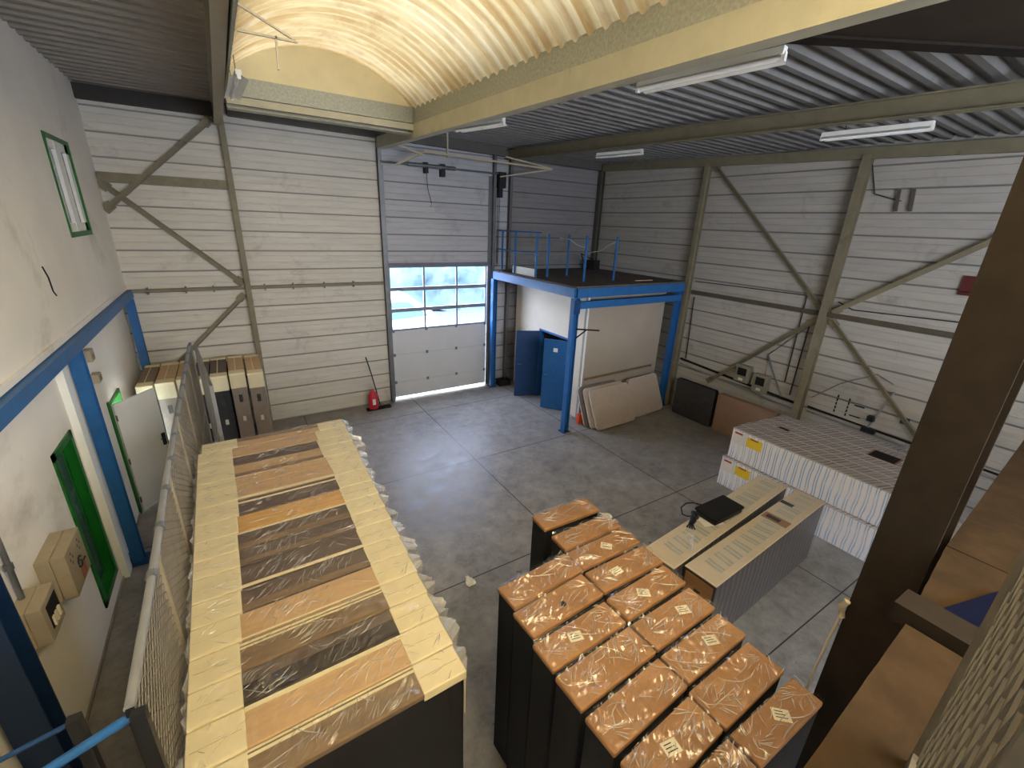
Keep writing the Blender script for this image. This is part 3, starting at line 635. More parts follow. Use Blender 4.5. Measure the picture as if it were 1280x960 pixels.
g1 = 'grey mattresses leaning on the cream room wall'
slab('leaning_mattress', (9.35, 7.42), (10.80, 7.46), 0.48, 1.08, 0.10, m_grey_board, 'front greige mattress leaning on the cream wall, rounded corners and a small label', m_white_edge, group=g1)
slab('leaning_mattress', (9.28, 7.58), (10.72, 7.62), 0.46, 1.08, 0.10, m_grey_board, 'second greige mattress, sandwiched behind the front one of the leaning trio', m_white_edge, group=g1)
slab('leaning_mattress', (9.20, 7.74), (10.62, 7.78), 0.44, 1.08, 0.09, M('grey_brown_fabric', srgb(120, 112, 104), 0.9), 'darker third mattress at the back of the leaning trio', m_white_edge, group=g1)
slab('leaning_mattress', (10.86, 7.56), (12.15, 7.66), 0.44, 1.10, 0.10, m_grey_board, 'longer greige mattress leaning behind the trio, beside the right platform post', None, group=g1)
tag(MB().bar((9.45, 8.24, 1.18), (12.0, 8.22, 1.24), 0.03, 0.05).build('wooden_batten', m_pap_b), 'brown wooden batten lying along the tops of the leaning grey mattresses', 'batten')
# two wrapped ones against the right wall
q = slab('wrapped_mattress', (12.32, 7.45), (12.32, 6.22), 0.0, 1.06, 0.14, m_darkfab, 'black film wrapped mattress leaning on the right wall beside the platform post', None, 0.05)
q.rotation_euler = (0, 0, math.atan2(-1.23, 0.0))
q.location = (12.26, 7.45, 0)
def add_film(root, L, t, h, mat=None):  # front skin
    m = MB()
    def fn(u, v): return (L*u, -0.012+0.008*noise.noise(Vector((u*9, v*9, 3)))*2, 0.01+h*v)
    m.grid(fn, 30, 20); return m.build('plastic_film', mat or m_film, root, fix=False)
q.rotation_euler = (0, 0, -math.pi/2); add_film(q, 1.23, 0.14, 1.06)
q2 = slab('wrapped_mattress', (12.2, 6.12), (12.2, 4.66), 0.0, 1.05, 0.16, M('tan_wrapped_board', srgb(158, 124, 98), 0.6, var=0.1), 'tan film wrapped mattress leaning on the right wall behind the striped cartons', None, 0.05)
q2.location = (12.24, 6.12, 0); q2.rotation_euler = (0, 0, -math.pi/2); add_film(q2, 1.46, 0.16, 1.05)
for q_ in (q, q2):
    q_.rotation_euler = (math.radians(-14) if False else 0, 0, -math.pi/2)
# ------------------------------------------------------------------ row of mattresses on the left
def crumple(L, T, z, amp, nx=44, ny=6, seed=0, diag=0.6):
    m = MB()
    def fn(u, v):
        x = L*u; y = T*v
        w = 1.2-2.4*abs(noise.noise(Vector((x*8+y*diag*14, y*5, seed))))+0.5*noise.noise(Vector((x*24, y*18, seed+5)))
        w *= 0.35+1.0*abs(noise.noise(Vector((x*2.2, y*2.2, seed+9))))*2
        return (x, y, z+amp*(0.6+w))
    m.grid(fn, nx, ny); return m
def tuft(m, x, y0, y1, z, d, seed):
    """crumpled ear of spare film at one end of a wrapped mattress; d is the side (-1 left, 1 right)"""
    rnd = random.Random(seed); n = 6
    ym = (y0+y1)/2
    tip = Vector((x+d*(rnd.uniform(0.02, 0.035) if d < 0 and x == 0 else rnd.uniform(0.07, 0.13)), ym+rnd.uniform(-.05, .05), z-0.02-rnd.random()*0.04))
    top = [Vector((x, y0+(y1-y0)*i/n, z+rnd.uniform(-0.01, 0.015))) for i in range(n+1)]
    low = [Vector((x+d*rnd.uniform(0.0, 0.025), y0+(y1-y0)*i/n, z-0.22-rnd.random()*0.1)) for i in range(n+1)]
    mid = [tip+Vector((rnd.uniform(-.02, .02), (i/n-0.5)*(y1-y0)*0.5, rnd.uniform(-.03, .03))) for i in range(n+1)]
    vs = top+mid+low; fs = []
    for r_ in range(2):
        for i in range(n): fs.append((r_*(n+1)+i, r_*(n+1)+i+1, (r_+1)*(n+1)+i+1, (r_+1)*(n+1)+i))
    m.add(vs, fs)
HM = 2.0
def bound(u1, v1, u2, v2): return at(u1, v1, z=HM), at(u2, v2, z=HM)
Bs = [bound(*q) for q in ((303, 547, 401, 529), (290, 560, 395, 540), (291, 571, 397, 552), (292, 582, 399, 560), (295, 598, 406, 571), (295, 609, 412, 580), (299, 626, 418, 594), (298, 645, 425, 611), (297, 667, 431, 628), (299, 689, 439, 645), (301, 710, 445, 661.5), (303, 739, 454, 683), (302, 768, 463, 706), (301, 802, 476, 734), (301, 843, 487, 760), (307, 882, 500, 795), (309, 937, 515, 834), (314, 985, 533.5, 874.5))]
specs = [(m_pap_l, [(0.55, 0.9, m_pap_b)]), (m_pap_l, []), (m_pap_d, []), (m_pap_l, [(0.0, 0.25, m_pap_b)]), (m_pap_l, []), (m_pap_l, [(0.0, 0.14, m_creamcard)]), (m_pap_d, [(0.72, 0.8, m_creamcard)]),
         (m_pap_g, []), (m_pap_d, [(0.9, 0.97, m_creamcard), (0.0, 0.3, m_pap_b)]), (m_pap_d, [(0.1, 0.35, m_pap_b)]), (m_pap_d, [(0.0, 0.12, m_creamcard)]), (m_pap_d, [(0.0, 0.3, m_pap_b)]), (m_pap_l, [(0.0, 0.05, m_creamcard)]),
         (m_pap_b, [(0.86, 0.93, m_creamcard), (0.74, 0.79, m_creamcard)]), (m_pap_k, [(0.6, 0.97, m_pap_d)]), (m_pap_l, [(0.88, 1.0, m_creamcard)]), (m_pap_b, [(0.80, 0.88, m_creamcard), (0.95, 1.0, m_creamcard)])]
words = {m_pap_l: 'tan', m_pap_g: 'crinkled golden', m_pap_d: 'dark taupe', m_pap_b: 'brown', m_pap_k: 'near black'}
ordn = ['farthest', 'second', 'third', 'fourth', 'fifth', 'sixth', 'seventh', 'eighth', 'ninth', 'tenth', 'eleventh', 'twelfth', 'thirteenth', 'fourteenth', 'third from nearest', 'second from nearest', 'nearest']
XLs = [1.17]+[1.135+0.004*k for k in range(16)]; XRs = [3.0-0.010*k for k in range(17)]
ANG = np.polyfit(range(18), [math.atan2(q.y-p.y, q.x-p.x) for p, q in Bs], 1)
for i in range(17):
    (a0, a1), (b0, b1) = Bs[i], Bs[i+1]      # far boundary, near boundary (junction left, junction right)
    ang = ANG[0]*(i+0.5)+ANG[1]
    T = ((a0.y-b0.y)+(a1.y-b1.y))/2*math.cos(ang); T = max(0.13, T)-0.016
    xl, xrr = XLs[i], XRs[i]
    xj0, xj1 = (a0.x+b0.x)/2, (a1.x+b1.x)/2
    L = (xrr-xl)/math.cos(ang)
    by = (b0.y+b1.y)/2-((b0.x+b1.x)/2-xl)*math.tan(ang)
    lab = ordn[i] + (' from the far end' if 0 < i < 14 else (' of all' if i == 0 else '')) + ' mattress in the fence side row, with ' + words[specs[i][0]] + ' paper'
    if i == 16: lab = 'nearest mattress in the fence side row, black front face and brown paper strip'
    t = thing('wrapped_mattress', lab, 'mattress', (xl, by+0.011, 0), ang, 'film wrapped mattresses standing in a row beside the fence')
    MB().box(0.01, L-0.01, 0.004, T-0.004, 0.0, HM-0.015).build('mattress_body', m_darkfab, t, bevel=0.03)
    ja, jb = (xj0-xl)/math.cos(ang), (xj1-xl)/math.cos(ang)
    MB().box(ja-0.01, jb+0.01, 0.0, T, HM-0.05, HM).build('paper_strip', specs[i][0], t, bevel=0.01)
    for x0, x1 in ((0, ja), (jb, L)):
        c_ = MB().box(x0, x1, -0.002, T+0.002, HM-0.07, HM+0.006)
        if x0 == 0: c_.box(0, 0.012, 0.01, T-0.01, HM-0.45, HM-0.07)
        else: c_.box(L-0.012, L, 0.01, T-0.01, HM-0.45, HM-0.07)
        e_ = c_.build('end_cap', m_creamcard, t, bevel=0.012)
        MB().box(x0+0.02, x1-0.02, T*0.5-0.002, T*0.5+0.002, HM+0.006, HM+0.0085).build('fold_line', M('fold_cream', srgb(186, 172, 136), 0.8), e_)  # fold line in a slightly darker cream
    for s0, s1, mm in specs[i][1]:
        MB().box(ja, jb, T*s0, T*s1, HM, HM+0.004 if mm is not m_creamcard else HM+0.007).build('paper_band' if mm is not m_creamcard else 'card_edge', mm, t)
    m = crumple(L, T, HM+0.008, 0.010 if i < 12 else 0.014, seed=i*3.1)
    nf = 26 if i < 6 else 44
    folds(m, L, T, HM+0.020, i*5+1, nf, 'ruffle', ja, jb, 1.0 if i < 8 else 1.35); folds(m, L, T, HM+0.020, i*5+2, 6, 'long', ja-0.2, jb+0.1); folds(m, L, T, HM+0.022, i*5+3, 8, 'fan', 0, L, 0.7)
    if i == 16:
        m.build('plastic_film', [m_film, m_fold], t, fix=False); m = MB()
        def fs_(u, v): return (L*u, -0.012-0.012*abs(noise.noise(Vector((u*14, v*2, 8)))), HM+0.008-1.98*v)
        m.grid(fs_, 40, 10); m.build('film_drape', m_film_side, t, fix=False)
    else: m.build('plastic_film', [m_film, m_fold], t, fix=False)
    for d, x in ((-1, 0), (1, L)):
        m = MB(); tuft(m, x, 0.01, T-0.01, HM+0.01, d, i*7+d); m.build('film_ear', m_film_tuft, t, fix=False)
# ------------------------------------------------------------------ brown cartons
HB = 2.05
def Z2(px, py): return 600+px/2.667, 600+py/2.667
quads = [
 ('A', [(60, 355), (285, 240), (345, 300), (110, 435)], 'carton at the left corner of the brown block, film bunched over its far end', 0),
 ('A', [(110, 440), (345, 303), (410, 385), (175, 532)], 'brown carton with a round hand hole in its top', 'hole'),
 ('A', [(175, 545), (413, 400), (495, 475), (240, 645)], 'brown carton with a tilted paper label in the left column, behind the deeply wrinkled one', 1),
 ('A', [(245, 655), (500, 480), (590, 575), (340, 775)], 'brown carton in the left column with deep parallel film wrinkles', 0),
 ('A', [(345, 785), (597, 588), (695, 685), (450, 930)], 'plain brown carton in the left column with one long film crease', 0),
 ('A', [(458, 945), (695, 708), (818, 838), (590, 1085)], 'brown carton near the bottom of the picture with a square paper label', 1),
 ('A', [(598, 1095), (822, 850), (935, 965), (720, 1215)], 'brown carton cut by the lower edge of the picture', 0),
 ('B', [(170, 120), (350, 55), (402, 100), (215, 165)], 'small brown carton standing apart at the far end of the brown block', 0),
 ('B', [(230, 185), (420, 112), (472, 150), (290, 235)], 'brown carton with a white film knot, second from the far end', 'knot'),
 ('B', [(285, 240), (480, 155), (532, 208), (345, 300)], 'brown carton with a small upright label, third from the far end', 1),
 ('B', [(350, 303), (545, 215), (612, 270), (412, 383)], 'brown carton with a label near its right end, fourth from the far end', 1),
 ('B', [(415, 400), (612, 275), (690, 345), (500, 465)], 'brown carton with a slanted label beside the pale long cartons', 1),
 ('B', [(500, 480), (700, 350), (785, 430), (595, 570)], 'brown carton with a label under heavy wrinkles, sixth from the far end', 1),
 ('B', [(600, 585), (795, 435), (892, 520), (695, 683)], 'brown carton in the right column with a label at its back edge', 1),
 ('B', [(693, 705), (893, 530), (1020, 640), (822, 835)], 'large plain brown carton at the right side of the block', 0),
 ('B', [(830, 845), (1042, 650), (1150, 745), (940, 965)], 'brown carton partly behind the dark column with an oblong label', 1),
]
rng = random.Random(3)
for k, (colm, q, lab, feat) in enumerate(quads):
    P = [at(*Z2(*c), z=HB) for c in q]   # left, far, right, near corners of the top as seen
    ang = (math.atan2(P[1].y-P[0].y, P[1].x-P[0].x)+math.atan2(P[2].y-P[3].y, P[2].x-P[3].x))/2
    ctr = sum(P, Vector())/4; L = ((P[1]-P[0]).length+(P[2]-P[3]).length)/2-0.012
    nrm = Vector((-math.sin(ang), math.cos(ang), 0))
    T = abs(((P[0]+P[1]-P[2]-P[3])/2).dot(nrm))-0.014
    org = ctr - Vector((math.cos(ang), math.sin(ang), 0))*L/2 - nrm*T/2
    t = thing('wrapped_carton', lab, 'carton', (org.x, org.y, 0), ang, 'brown cartons standing wrapped in film in the middle of the hall')
    MB().box(0.008, L-0.008, 0.006, T-0.006, 0, HB-0.02).build('carton_body', m_darkfab, t, bevel=0.015)
    MB().box(0, L, 0, T, HB-0.045, HB).build('lid', m_card, t, bevel=0.012)
    if feat == 1:
        fx = rng.uniform(0.35, 0.65)*L; fy = T*0.5; s = MB().box(-0.055, 0.055, -0.04, 0.04, 0, 0.004).build('paper_label', m_sticker, t)
        s.location = (fx, fy, HB+0.001); s.rotation_euler = (0, 0, rng.uniform(-0.9, 0.2))
        m = MB()
        for r_ in range(3): m.box(-0.04, 0.035-0.01*r_, -0.022+0.02*r_, -0.016+0.02*r_, 0.004, 0.0045)
        m.build('printed_lines', m_black, s)
    if feat == 'hole': MB().tube([(L*0.52, T*0.42, HB-0.002), (L*0.52, T*0.42, HB+0.002)], 0.028, 14).build('hand_hole', m_shade, t)
    if feat == 'knot':
        m = MB(); tuft(m, L*0.8, T*0.2, T*0.9, HB+0.09, 1, 99); m.build('film_knot', m_film_tuft, t, fix=False)
    m = crumple(L, T, HB+0.005, 0.022, 30, 12, seed=k*2.7, diag=1.2)
    # film hanging down the exposed sides in long folds
    def side(p0, p1, sd):
        def fn(u, v):
            x = p0[0]+(p1[0]-p0[0])*u; y = p0[1]+(p1[1]-p0[1])*u
            w = 0.012+0.03*v*abs(noise.noise(Vector((u*7+sd, v*0.7, k))))+0.016*abs(noise.noise(Vector((u*16, v*1.5, k+9))))
            nx_, ny_ = (p1[1]-p0[1]), -(p1[0]-p0[0]); n_ = math.hypot(nx_, ny_)
            return (x+nx_/n_*w, y+ny_/n_*w, HB+0.006-(HB-0.03)*v)
        return fn
    folds(m, L, T, HB+0.022, k*11+1, 30, 'fan', 0, L, 0.75); folds(m, L, T, HB+0.024, k*11+2, (22, 14, 26, 70, 16, 30, 16, 12, 20, 16, 26, 28, 46, 38, 22, 22)[k], 'ruffle', 0, L, 1.0); folds(m, L, T, HB+0.024, k*11+3, 7, 'long', 0, L, 1.3)
    m.build('plastic_film', [m_film, m_fold], t, fix=False); m = MB()
    if colm == 'A' or k in (7, 8):
        m.grid(side((0, T), (0, 0), 1), 14, 14, True)
    if k in (6, 7, 8, 15): m.grid(side((0, 0), (L, 0), 3), 18, 12, True)
    if m.v: m.build('film_drape', m_film_side, t, fix=False)
# ------------------------------------------------------------------ long pale cartons
m_pale = m_stripes('pale_carton_top', srgb(214, 204, 184), srgb(176, 178, 166), srgb(206, 200, 186), 1.5, 'X', 0.4, 3.0)
m_pale_edge = M('pale_board', srgb(222, 206, 180), 0.6, var=0.05)
m_filmdk = m_stripes('dark_wrapped_side', srgb(58, 54, 56), srgb(84, 78, 80), srgb(120, 114, 114), 2.5, 'X', 0.4, 4)
HP = 1.08
def long_carton(c0, c1, c2, label, feats):
    a, b, c_ = at(*c0, z=HP), at(*c1, z=HP), at(*c2, z=HP)    # near-left, near-right, far-right of the top
    ang = math.atan2(c_.y-b.y, c_.x-b.x); L = (c_-b).length; nrm = Vector((-math.sin(ang), math.cos(ang), 0)); T = (a-b).dot(nrm)-0.02
    t = thing('long_carton', label, 'carton', (b.x, b.y, 0), ang, 'long pale cartons behind the brown block')
    MB().box(0, L, 0.004, T-0.004, 0.0, HP-0.012).build('carton_body', m_filmdk, t, bevel=0.01)
    tp = MB().box(-0.004, L, 0, T, HP-0.012, HP).build('top_board', m_pale_edge, t)
    MB().box(0.25, L-0.1, T*0.22, T*0.78, HP, HP+0.003).build('print_field', m_pale, tp)
    MB().box(-0.008, -0.001, 0.03, T-0.03, 0.02, HP-0.05).build('end_face', m_card, t)
    MB().box(-0.012, -0.006, T*0.4, T*0.6, HP-0.32, HP-0.22).build('hand_hole', m_shade, t)
    if 'hole' in feats:
        s = MB().box(L*0.60, L*0.66, T*0.12, T*0.95, HP+0.003, HP+0.006).build('torn_cardboard', m_card, t)
        MB().box(L*0.615, L*0.645, T*0.40, T*0.85, HP+0.006, HP+0.008).build('tear_opening', m_shade, s)
        MB().box(L*0.80, L*0.83, T*0.55, T*0.98, HP+0.003, HP+0.006).build('tear_opening', m_shade, s)
    m = crumple(L, T, HP+0.008, 0.008, 60, 8, seed=40+len(label))
    def fn(u, v): return (L*u, -0.01-0.012*abs(noise.noise(Vector((u*20, v*3, 2)))), HP+0.008-(HP-0.03)*v)
    m.grid(fn, 50, 8)
    m.build('plastic_film', m_film_dull, t, fix=False)
    return t, L, T, ang
tP, LP, TP, aP = long_carton((807, 682), (843, 711), (984, 609), 'long pale carton under the black bag, left of the pair', ())
tQ, LQ, TQ, aQ = long_carton((855, 705), (896, 734), (1032, 628), 'long pale carton with a torn hand hole, right of the pair', ('hole',))
zt = HP+0.026
bc = at(898, 642, z=zt)
bag = thing('black_bag', 'flat black zipped bag lying on the left long pale carton', 'bag', (bc.x, bc.y, zt+0.002), aP-0.1)
MB().box(-0.33, 0.33, -0.17, 0.17, 0.0, 0.07).build('bag_body', m_black, bag, bevel=0.03)
MB().box(-0.34, 0.34, -0.18, 0.18, 0.075, 0.12).build('bag_flap', m_darkfab, bag, bevel=0.02)
MB().tube([(-0.20, 0.16, 0.12), (-0.30, 0.24, 0.14), (-0.38, 0.30, 0.12), (-0.48, 0.30, 0.08), (-0.53, 0.23, 0.03), (-0.50, 0.17, 0.02), (-0.44, 0.14, 0.02), (-0.38, 0.13, 0.03), (-0.31, 0.09, 0.09)], 0.010).build('strap', m_black, bag)
p = at(867, 650, z=zt)
w_ = thing('black_gloves', 'small crumpled black glove pair on the pale carton, left of the bag', 'glove', (p.x, p.y, zt+0.004), aP+0.4)
m = MB(); m.tube([(-0.18, 0.02, 0.03), (-0.08, 0.0, 0.04), (0.02, 0.03, 0.03)], [0.03, 0.045, 0.03], 8); m.tube([(0.02, -0.04, 0.03), (0.10, 0.02, 0.04), (0.16, 0.05, 0.02)], [0.03, 0.04, 0.02], 8)
m.build('glove_palm', m_black, w_)
m = MB()
for k in range(4): m.tube([(-0.17, -0.01+0.015*k, 0.03), (-0.25, -0.05+0.035*k, 0.02)], 0.011, 6)
m.build('glove_fingers', m_black, w_)
p = at(888, 651, z=zt)
o = tag(MB().box(-0.16, 0.16, -0.10, 0.10, 0, 0.004).box(-0.02, 0.14, -0.07, -0.06, 0.004, 0.005).build('paper_sheet', m_paperw), 'white sheet of paper on the pale carton between gloves and bag', 'paper'); o.location = (p.x, p.y, zt-0.006); o.rotation_euler = (0, 0, aP-0.4)
p = at(866, 681, z=zt)
m = MB()
def fn(u, v):
    a = v*2*math.pi; r_ = (0.02+0.05*u*u)*(1+0.5*noise.noise(Vector((math.cos(a)*2, math.sin(a)*2, u*3))))
    return (u*0.42, r_*math.cos(a), 0.035+r_*0.6*math.sin(a)+0.05*u)
m.grid(fn, 10, 12); o = tag(m.build('film_scrap', m_film_tuft, fix=False), 'white twisted scrap of film lying across the left pale carton', 'film'); o.location = (p.x-0.12, p.y-0.07, zt-0.01); o.rotation_euler = (0, 0, 0.75); o.scale = (0.62, 0.8, 0.8)
# ------------------------------------------------------------------ striped cartons at the right wall
m_str_top = m_stripes('grey_striped_top', srgb(186, 179, 177), srgb(122, 118, 119), srgb(212, 206, 206), 1.9, 'Y', 0.34, 2.6, 0.35)
m_str_front = m_stripes('blue_striped_front', srgb(246, 244, 250), srgb(170, 194, 226), srgb(255, 255, 255), 2.6, 'Y', 0.45, 2.2)
GS = 'striped film wrapped cartons stacked by the right wall'
def scarton(x0, x1, y0, y1, z0, z1, label, yellow=False, rip=None):
    t = thing('striped_carton', label, 'carton', (x0, y0, z0), 0, GS)
    w_, l_, h_ = x1-x0, y1-y0, z1-z0
    MB().box(0.004, w_-0.004, 0, l_, 0, h_-0.006).build('carton_body', m_str_front, t, bevel=0.012)
    tp = MB().box(0, w_, 0, l_+0.004, h_-0.012, h_).build('top_wrap', m_str_top, t)
    MB().box(0.0, 0.012, 0, l_, h_, h_+0.004).build('edge_tape', m_white_edge, tp)
    MB().box(w_/2-0.008, w_/2+0.008, 0, l_, h_, h_+0.003).build('seam', m_white_edge, tp)
    if yellow:
        y = l_-0.62; s = MB().box(-0.006, 0.0, y, y+0.30, h_-0.27, h_-0.07).build('yellow_label', m_yellow, t)
        MB().box(-0.009, -0.006, y+0.08, y+0.24, h_-0.10, h_-0.075).build('red_print', m_red, s)
        s = MB().box(-0.006, 0.0, l_-0.26, l_-0.03, h_-0.30, h_-0.03).build('white_label', m_paperw, t)
        MB().box(-0.009, -0.006, l_-0.22, l_-0.06, h_-0.09, h_-0.055).build('red_print', m_red, s)
    if rip:
        s = MB().box(*rip[:4], h_+0.001, h_+0.006).build('torn_patch', m_card, t)
        a, b, c2, d2 = rip[:4]; MB().box(a+0.02, b-0.02, c2+0.03, d2-0.03, h_+0.006, h_+0.008).build('tear_opening', m_shade, s)
    # loose film skin on the front, in fine upright folds
    m = MB()
    def fn(u, v): return (-0.016-0.014*abs(noise.noise(Vector((u*60, v*3, x0)))), l_*u, h_-h_*v)
    if yellow: m.grid(fn, 120, 5); m.build('stretch_film', m_film_side, t, fix=False)
    return t
scarton(10.03, 10.60, 1.45, 4.36, 0.66, 1.30, 'upper front striped carton with a yellow label at its left end', True)
scarton(10.61, 11.15, 1.43, 4.30, 0.66, 1.30, 'upper striped carton second from the front, small tear in its top', False, (0.25, 0.36, 2.27, 2.50))
scarton(11.16, 11.68, 1.45, 4.24, 0.66, 1.30, 'upper striped carton third from the front with a long brown tear', False, (0.02, 0.40, 0.60, 1.05))
scarton(11.69, 12.15, 1.5, 3.6, 0.66, 1.28, 'brownish striped carton at the back of the pile against the wall')
scarton(9.97, 12.1, 1.40, 4.42, 0.0, 0.65, 'lower striped carton under the pile with its own yellow label', True)
m = MB()
for k in range(9):
    a = k*0.7; m.tube([(11.9+0.1*math.cos(a*3), 2.1+0.22*math.sin(a), 1.31+0.02*k), (12.05+0.12*math.sin(a*2), 1.95+0.3*math.cos(a), 1.36+0.015*k), (11.95, 1.7+0.06*k, 1.33)], 0.025, 5)
tag(m.build('cable_heap', m_film_dull), 'crumpled heap of dark film and straps on the back of the striped pile', 'film')
# ------------------------------------------------------------------ mattresses stacked upright against the back wall
m_taupe = M('taupe_base_fabric', srgb(138, 124, 112), 0.85, var=0.08, scale=8)
backs = [(0.06, 0.31, m_taupe, m_pap_b, 'leftmost mattress standing against the back wall beside the corner post'),
         (0.34, 0.64, m_taupe, m_pap_l, 'mattress with a taupe base standing behind the white door leaf'),
         (0.66, 0.93, m_taupe, m_pap_l, 'third upright mattress at the back wall, seen through the mesh fence'),
         (0.95, 1.18, m_darkfab, m_pap_d, 'fourth upright mattress at the back wall with a dark top strip'),
         (1.20, 1.49, m_darkfab, m_pap_d, 'dark based upright mattress with a white sticker at the back wall'),
         (1.52, 1.80, m_taupe, m_pap_l, 'taupe upright mattress with black handles, second from the right end'),
         (1.84, 2.12, m_taupe, m_pap_l, 'rightmost upright mattress at the back wall with a white film edge')]
for k, (x0, x1, mb_, mp_, lab) in enumerate(backs):
    yf = 9.98+0.03*(k % 3); T = x1-x0; yb_ = 11.42; h_ = 1.93+0.01*(k % 3)
    t = thing('stacked_mattress', lab, 'mattress', (x0, yf, 0), 0, 'mattresses standing upright against the back wall')
    MB().box(0, T, 0, yb_-yf, 0, h_-0.012).build('mattress_body', mb_, t, bevel=0.02)
    MB().box(0.0, T, 0.22, yb_-yf-0.14, h_-0.02, h_).build('paper_strip', mp_, t)
    MB().box(-0.003, T+0.003, -0.006, 0.24, h_-0.32, h_+0.008).build('end_cap', m_creamcard, t, bevel=0.015)
    MB().box(-0.003, T+0.003, yb_-yf-0.16, yb_-yf+0.006, h_-0.3, h_+0.01).build('end_cap', m_creamcard, t, bevel=0.015)
    MB().box(T*0.42, T*0.47, 0.24, yb_-yf-0.16, h_, h_+0.006).build('card_edge', m_creamcard, t)
    MB().box(T*0.38, T*0.62, -0.012, 0.0, h_-0.62, h_-0.46).build('strap_handle', m_black, t)
    MB().box(T*0.38, T*0.62, -0.012, 0.0, 0.35, 0.5).build('strap_handle', m_black, t)
    MB().box(T*0.40, T*0.60, -0.008, 0.0, h_-1.05, h_-0.94).build('sticker', m_sticker, t)
    m = MB()
    def fn(u, v): return (T*u, -0.02-0.008*abs(noise.noise(Vector((u*9, v*5, k)))), h_-0.02-(h_-0.05)*v)
    m.grid(fn, 8, 16)
    m.build('plastic_film', m_film, t, fix=False)
    if k == 6: MB().box(T, T+0.012, -0.03, 0.02, 0.05, h_).build('film_edge', m_film_tuft, t)
# ------------------------------------------------------------------ mesh fence
FZ = 2.70
def mesh_panel(p0, p1, z0, z1, mat, name='mesh', parent=None, cw=0.12, ch=0.075, w=0.006):
    """expanded metal: diamond lattice of flat strands between two plan points"""
    p0 = Vector((*p0, 0)); p1 = Vector((*p1, 0)); L = (p1-p0).length; d = (p1-p0).normalized(); n_ = Vector((-d.y, d.x, 0))
    m = MB(); hh = z1-z0; slope = ch/cw
    def strand(a, b):
        (s0, q0), (s1, q1) = a, b
        A = p0+d*s0+Vector((0, 0, z0+q0)); B = p0+d*s1+Vector((0, 0, z0+q1))
        dd = (B-A).normalized(); u_ = dd.cross(n_)*w/2; t_ = n_*0.003
        m.add([A-u_-t_, A+u_-t_, B+u_-t_, B-u_-t_, A-u_+t_, A+u_+t_, B+u_+t_, B-u_+t_], [(0, 1, 2, 3), (7, 6, 5, 4), (0, 3, 7, 4), (1, 5, 6, 2)])
    c0 = -L*slope
    k = math.floor(c0/(ch))
    while k*ch < hh:
        q = k*ch; s0, s1 = 0.0, L
        if q < 0: s0 = -q/slope
        if q+slope*L > hh: s1 = (hh-q)/slope
        if s1 > s0:
            strand((s0, q+slope*s0), (s1, q+slope*s1)); strand((L-s0, q+slope*s0), (L-s1, q+slope*s1))
        k += 1
    return m.build(name, mat, parent, fix=False)
m_mesh = M('mesh_steel', srgb(128, 122, 112), 0.6, 0.2, var=0.15)
m_fpost = M('fence_grey', srgb(148, 148, 146), 0.5, 0.3, var=0.12)
m_fcream = M('fence_cream_angle', srgb(150, 140, 120), 0.6, var=0.12)
fposts = [(1.10, 2.20), (1.09, 3.45), (1.06, 4.75), (1.05, 6.05), (1.04, 7.35), (1.03, 8.65), (1.03, 9.80)]
fence = thing('mesh_fence', 'long expanded metal fence between the white wall and the mattress row', 'fence', (0, 0, 0))
for i, (x, y) in enumerate(fposts):
    o = MB().bar((x, y, 0.0), (x, y, FZ), 0.034, 0.034, (0, 1, 0)).build('fence_post', m_fcream if i else m_black, fence)
for (a, b) in zip(fposts, fposts[1:]):
    p_ = mesh_panel((a[0], a[1]+0.03), (b[0], b[1]-0.03), 0.12, FZ-0.03, m_mesh, 'mesh_panel', fence)
    m = MB(); m.bar((a[0], a[1], 0.10), (b[0], b[1], 0.10), 0.03, 0.04); m.bar((a[0]+0.01, a[1]+0.05, 1.4), (b[0]+0.01, b[1]-0.05, 1.4), 0.02, 0.03)
    m.build('panel_frame', m_fcream, p_)
m = MB()
for (a, b) in zip(fposts, fposts[1:]): m.tube([(a[0], a[1], FZ), (b[0], b[1], FZ)], 0.026, 10)
m.build('top_rail', m_fpost, fence)
for k in range(12):
    y = 3.2+k*0.58; x = 1.09-0.06*min(1, (y-3.4)/6); MB().tube([(x, y-0.03, FZ), (x, y+0.03, FZ)], 0.036, 10).build('rail_clamp', m_tube, fence)
gate = thing('mesh_gate', 'open mesh gate leaf folded back at the far end of the fence', 'gate', (0, 0, 0))
G0, G1 = (1.11, 9.68), (1.38, 7.15)
m = MB(); m.bar((*G0, FZ-0.03), (*G1, FZ-0.03), 0.04, 0.05); m.bar((*G0, 0.12), (*G1, 0.12), 0.04, 0.05); m.bar((*G0, 0.1), (*G0, FZ), 0.04, 0.04, (0, 1, 0)); m.bar((*G1, 0.1), (*G1, FZ), 0.045, 0.045, (0, 1, 0))
m.build('gate_frame', m_fpost, gate)
MB().bar((*G0, 0.2), (*G1, FZ-0.1), 0.02, 0.03).build('diagonal_brace', m_fpost, gate)
mesh_panel(G0, G1, 0.14, FZ-0.05, m_fpost, 'mesh_panel', gate)
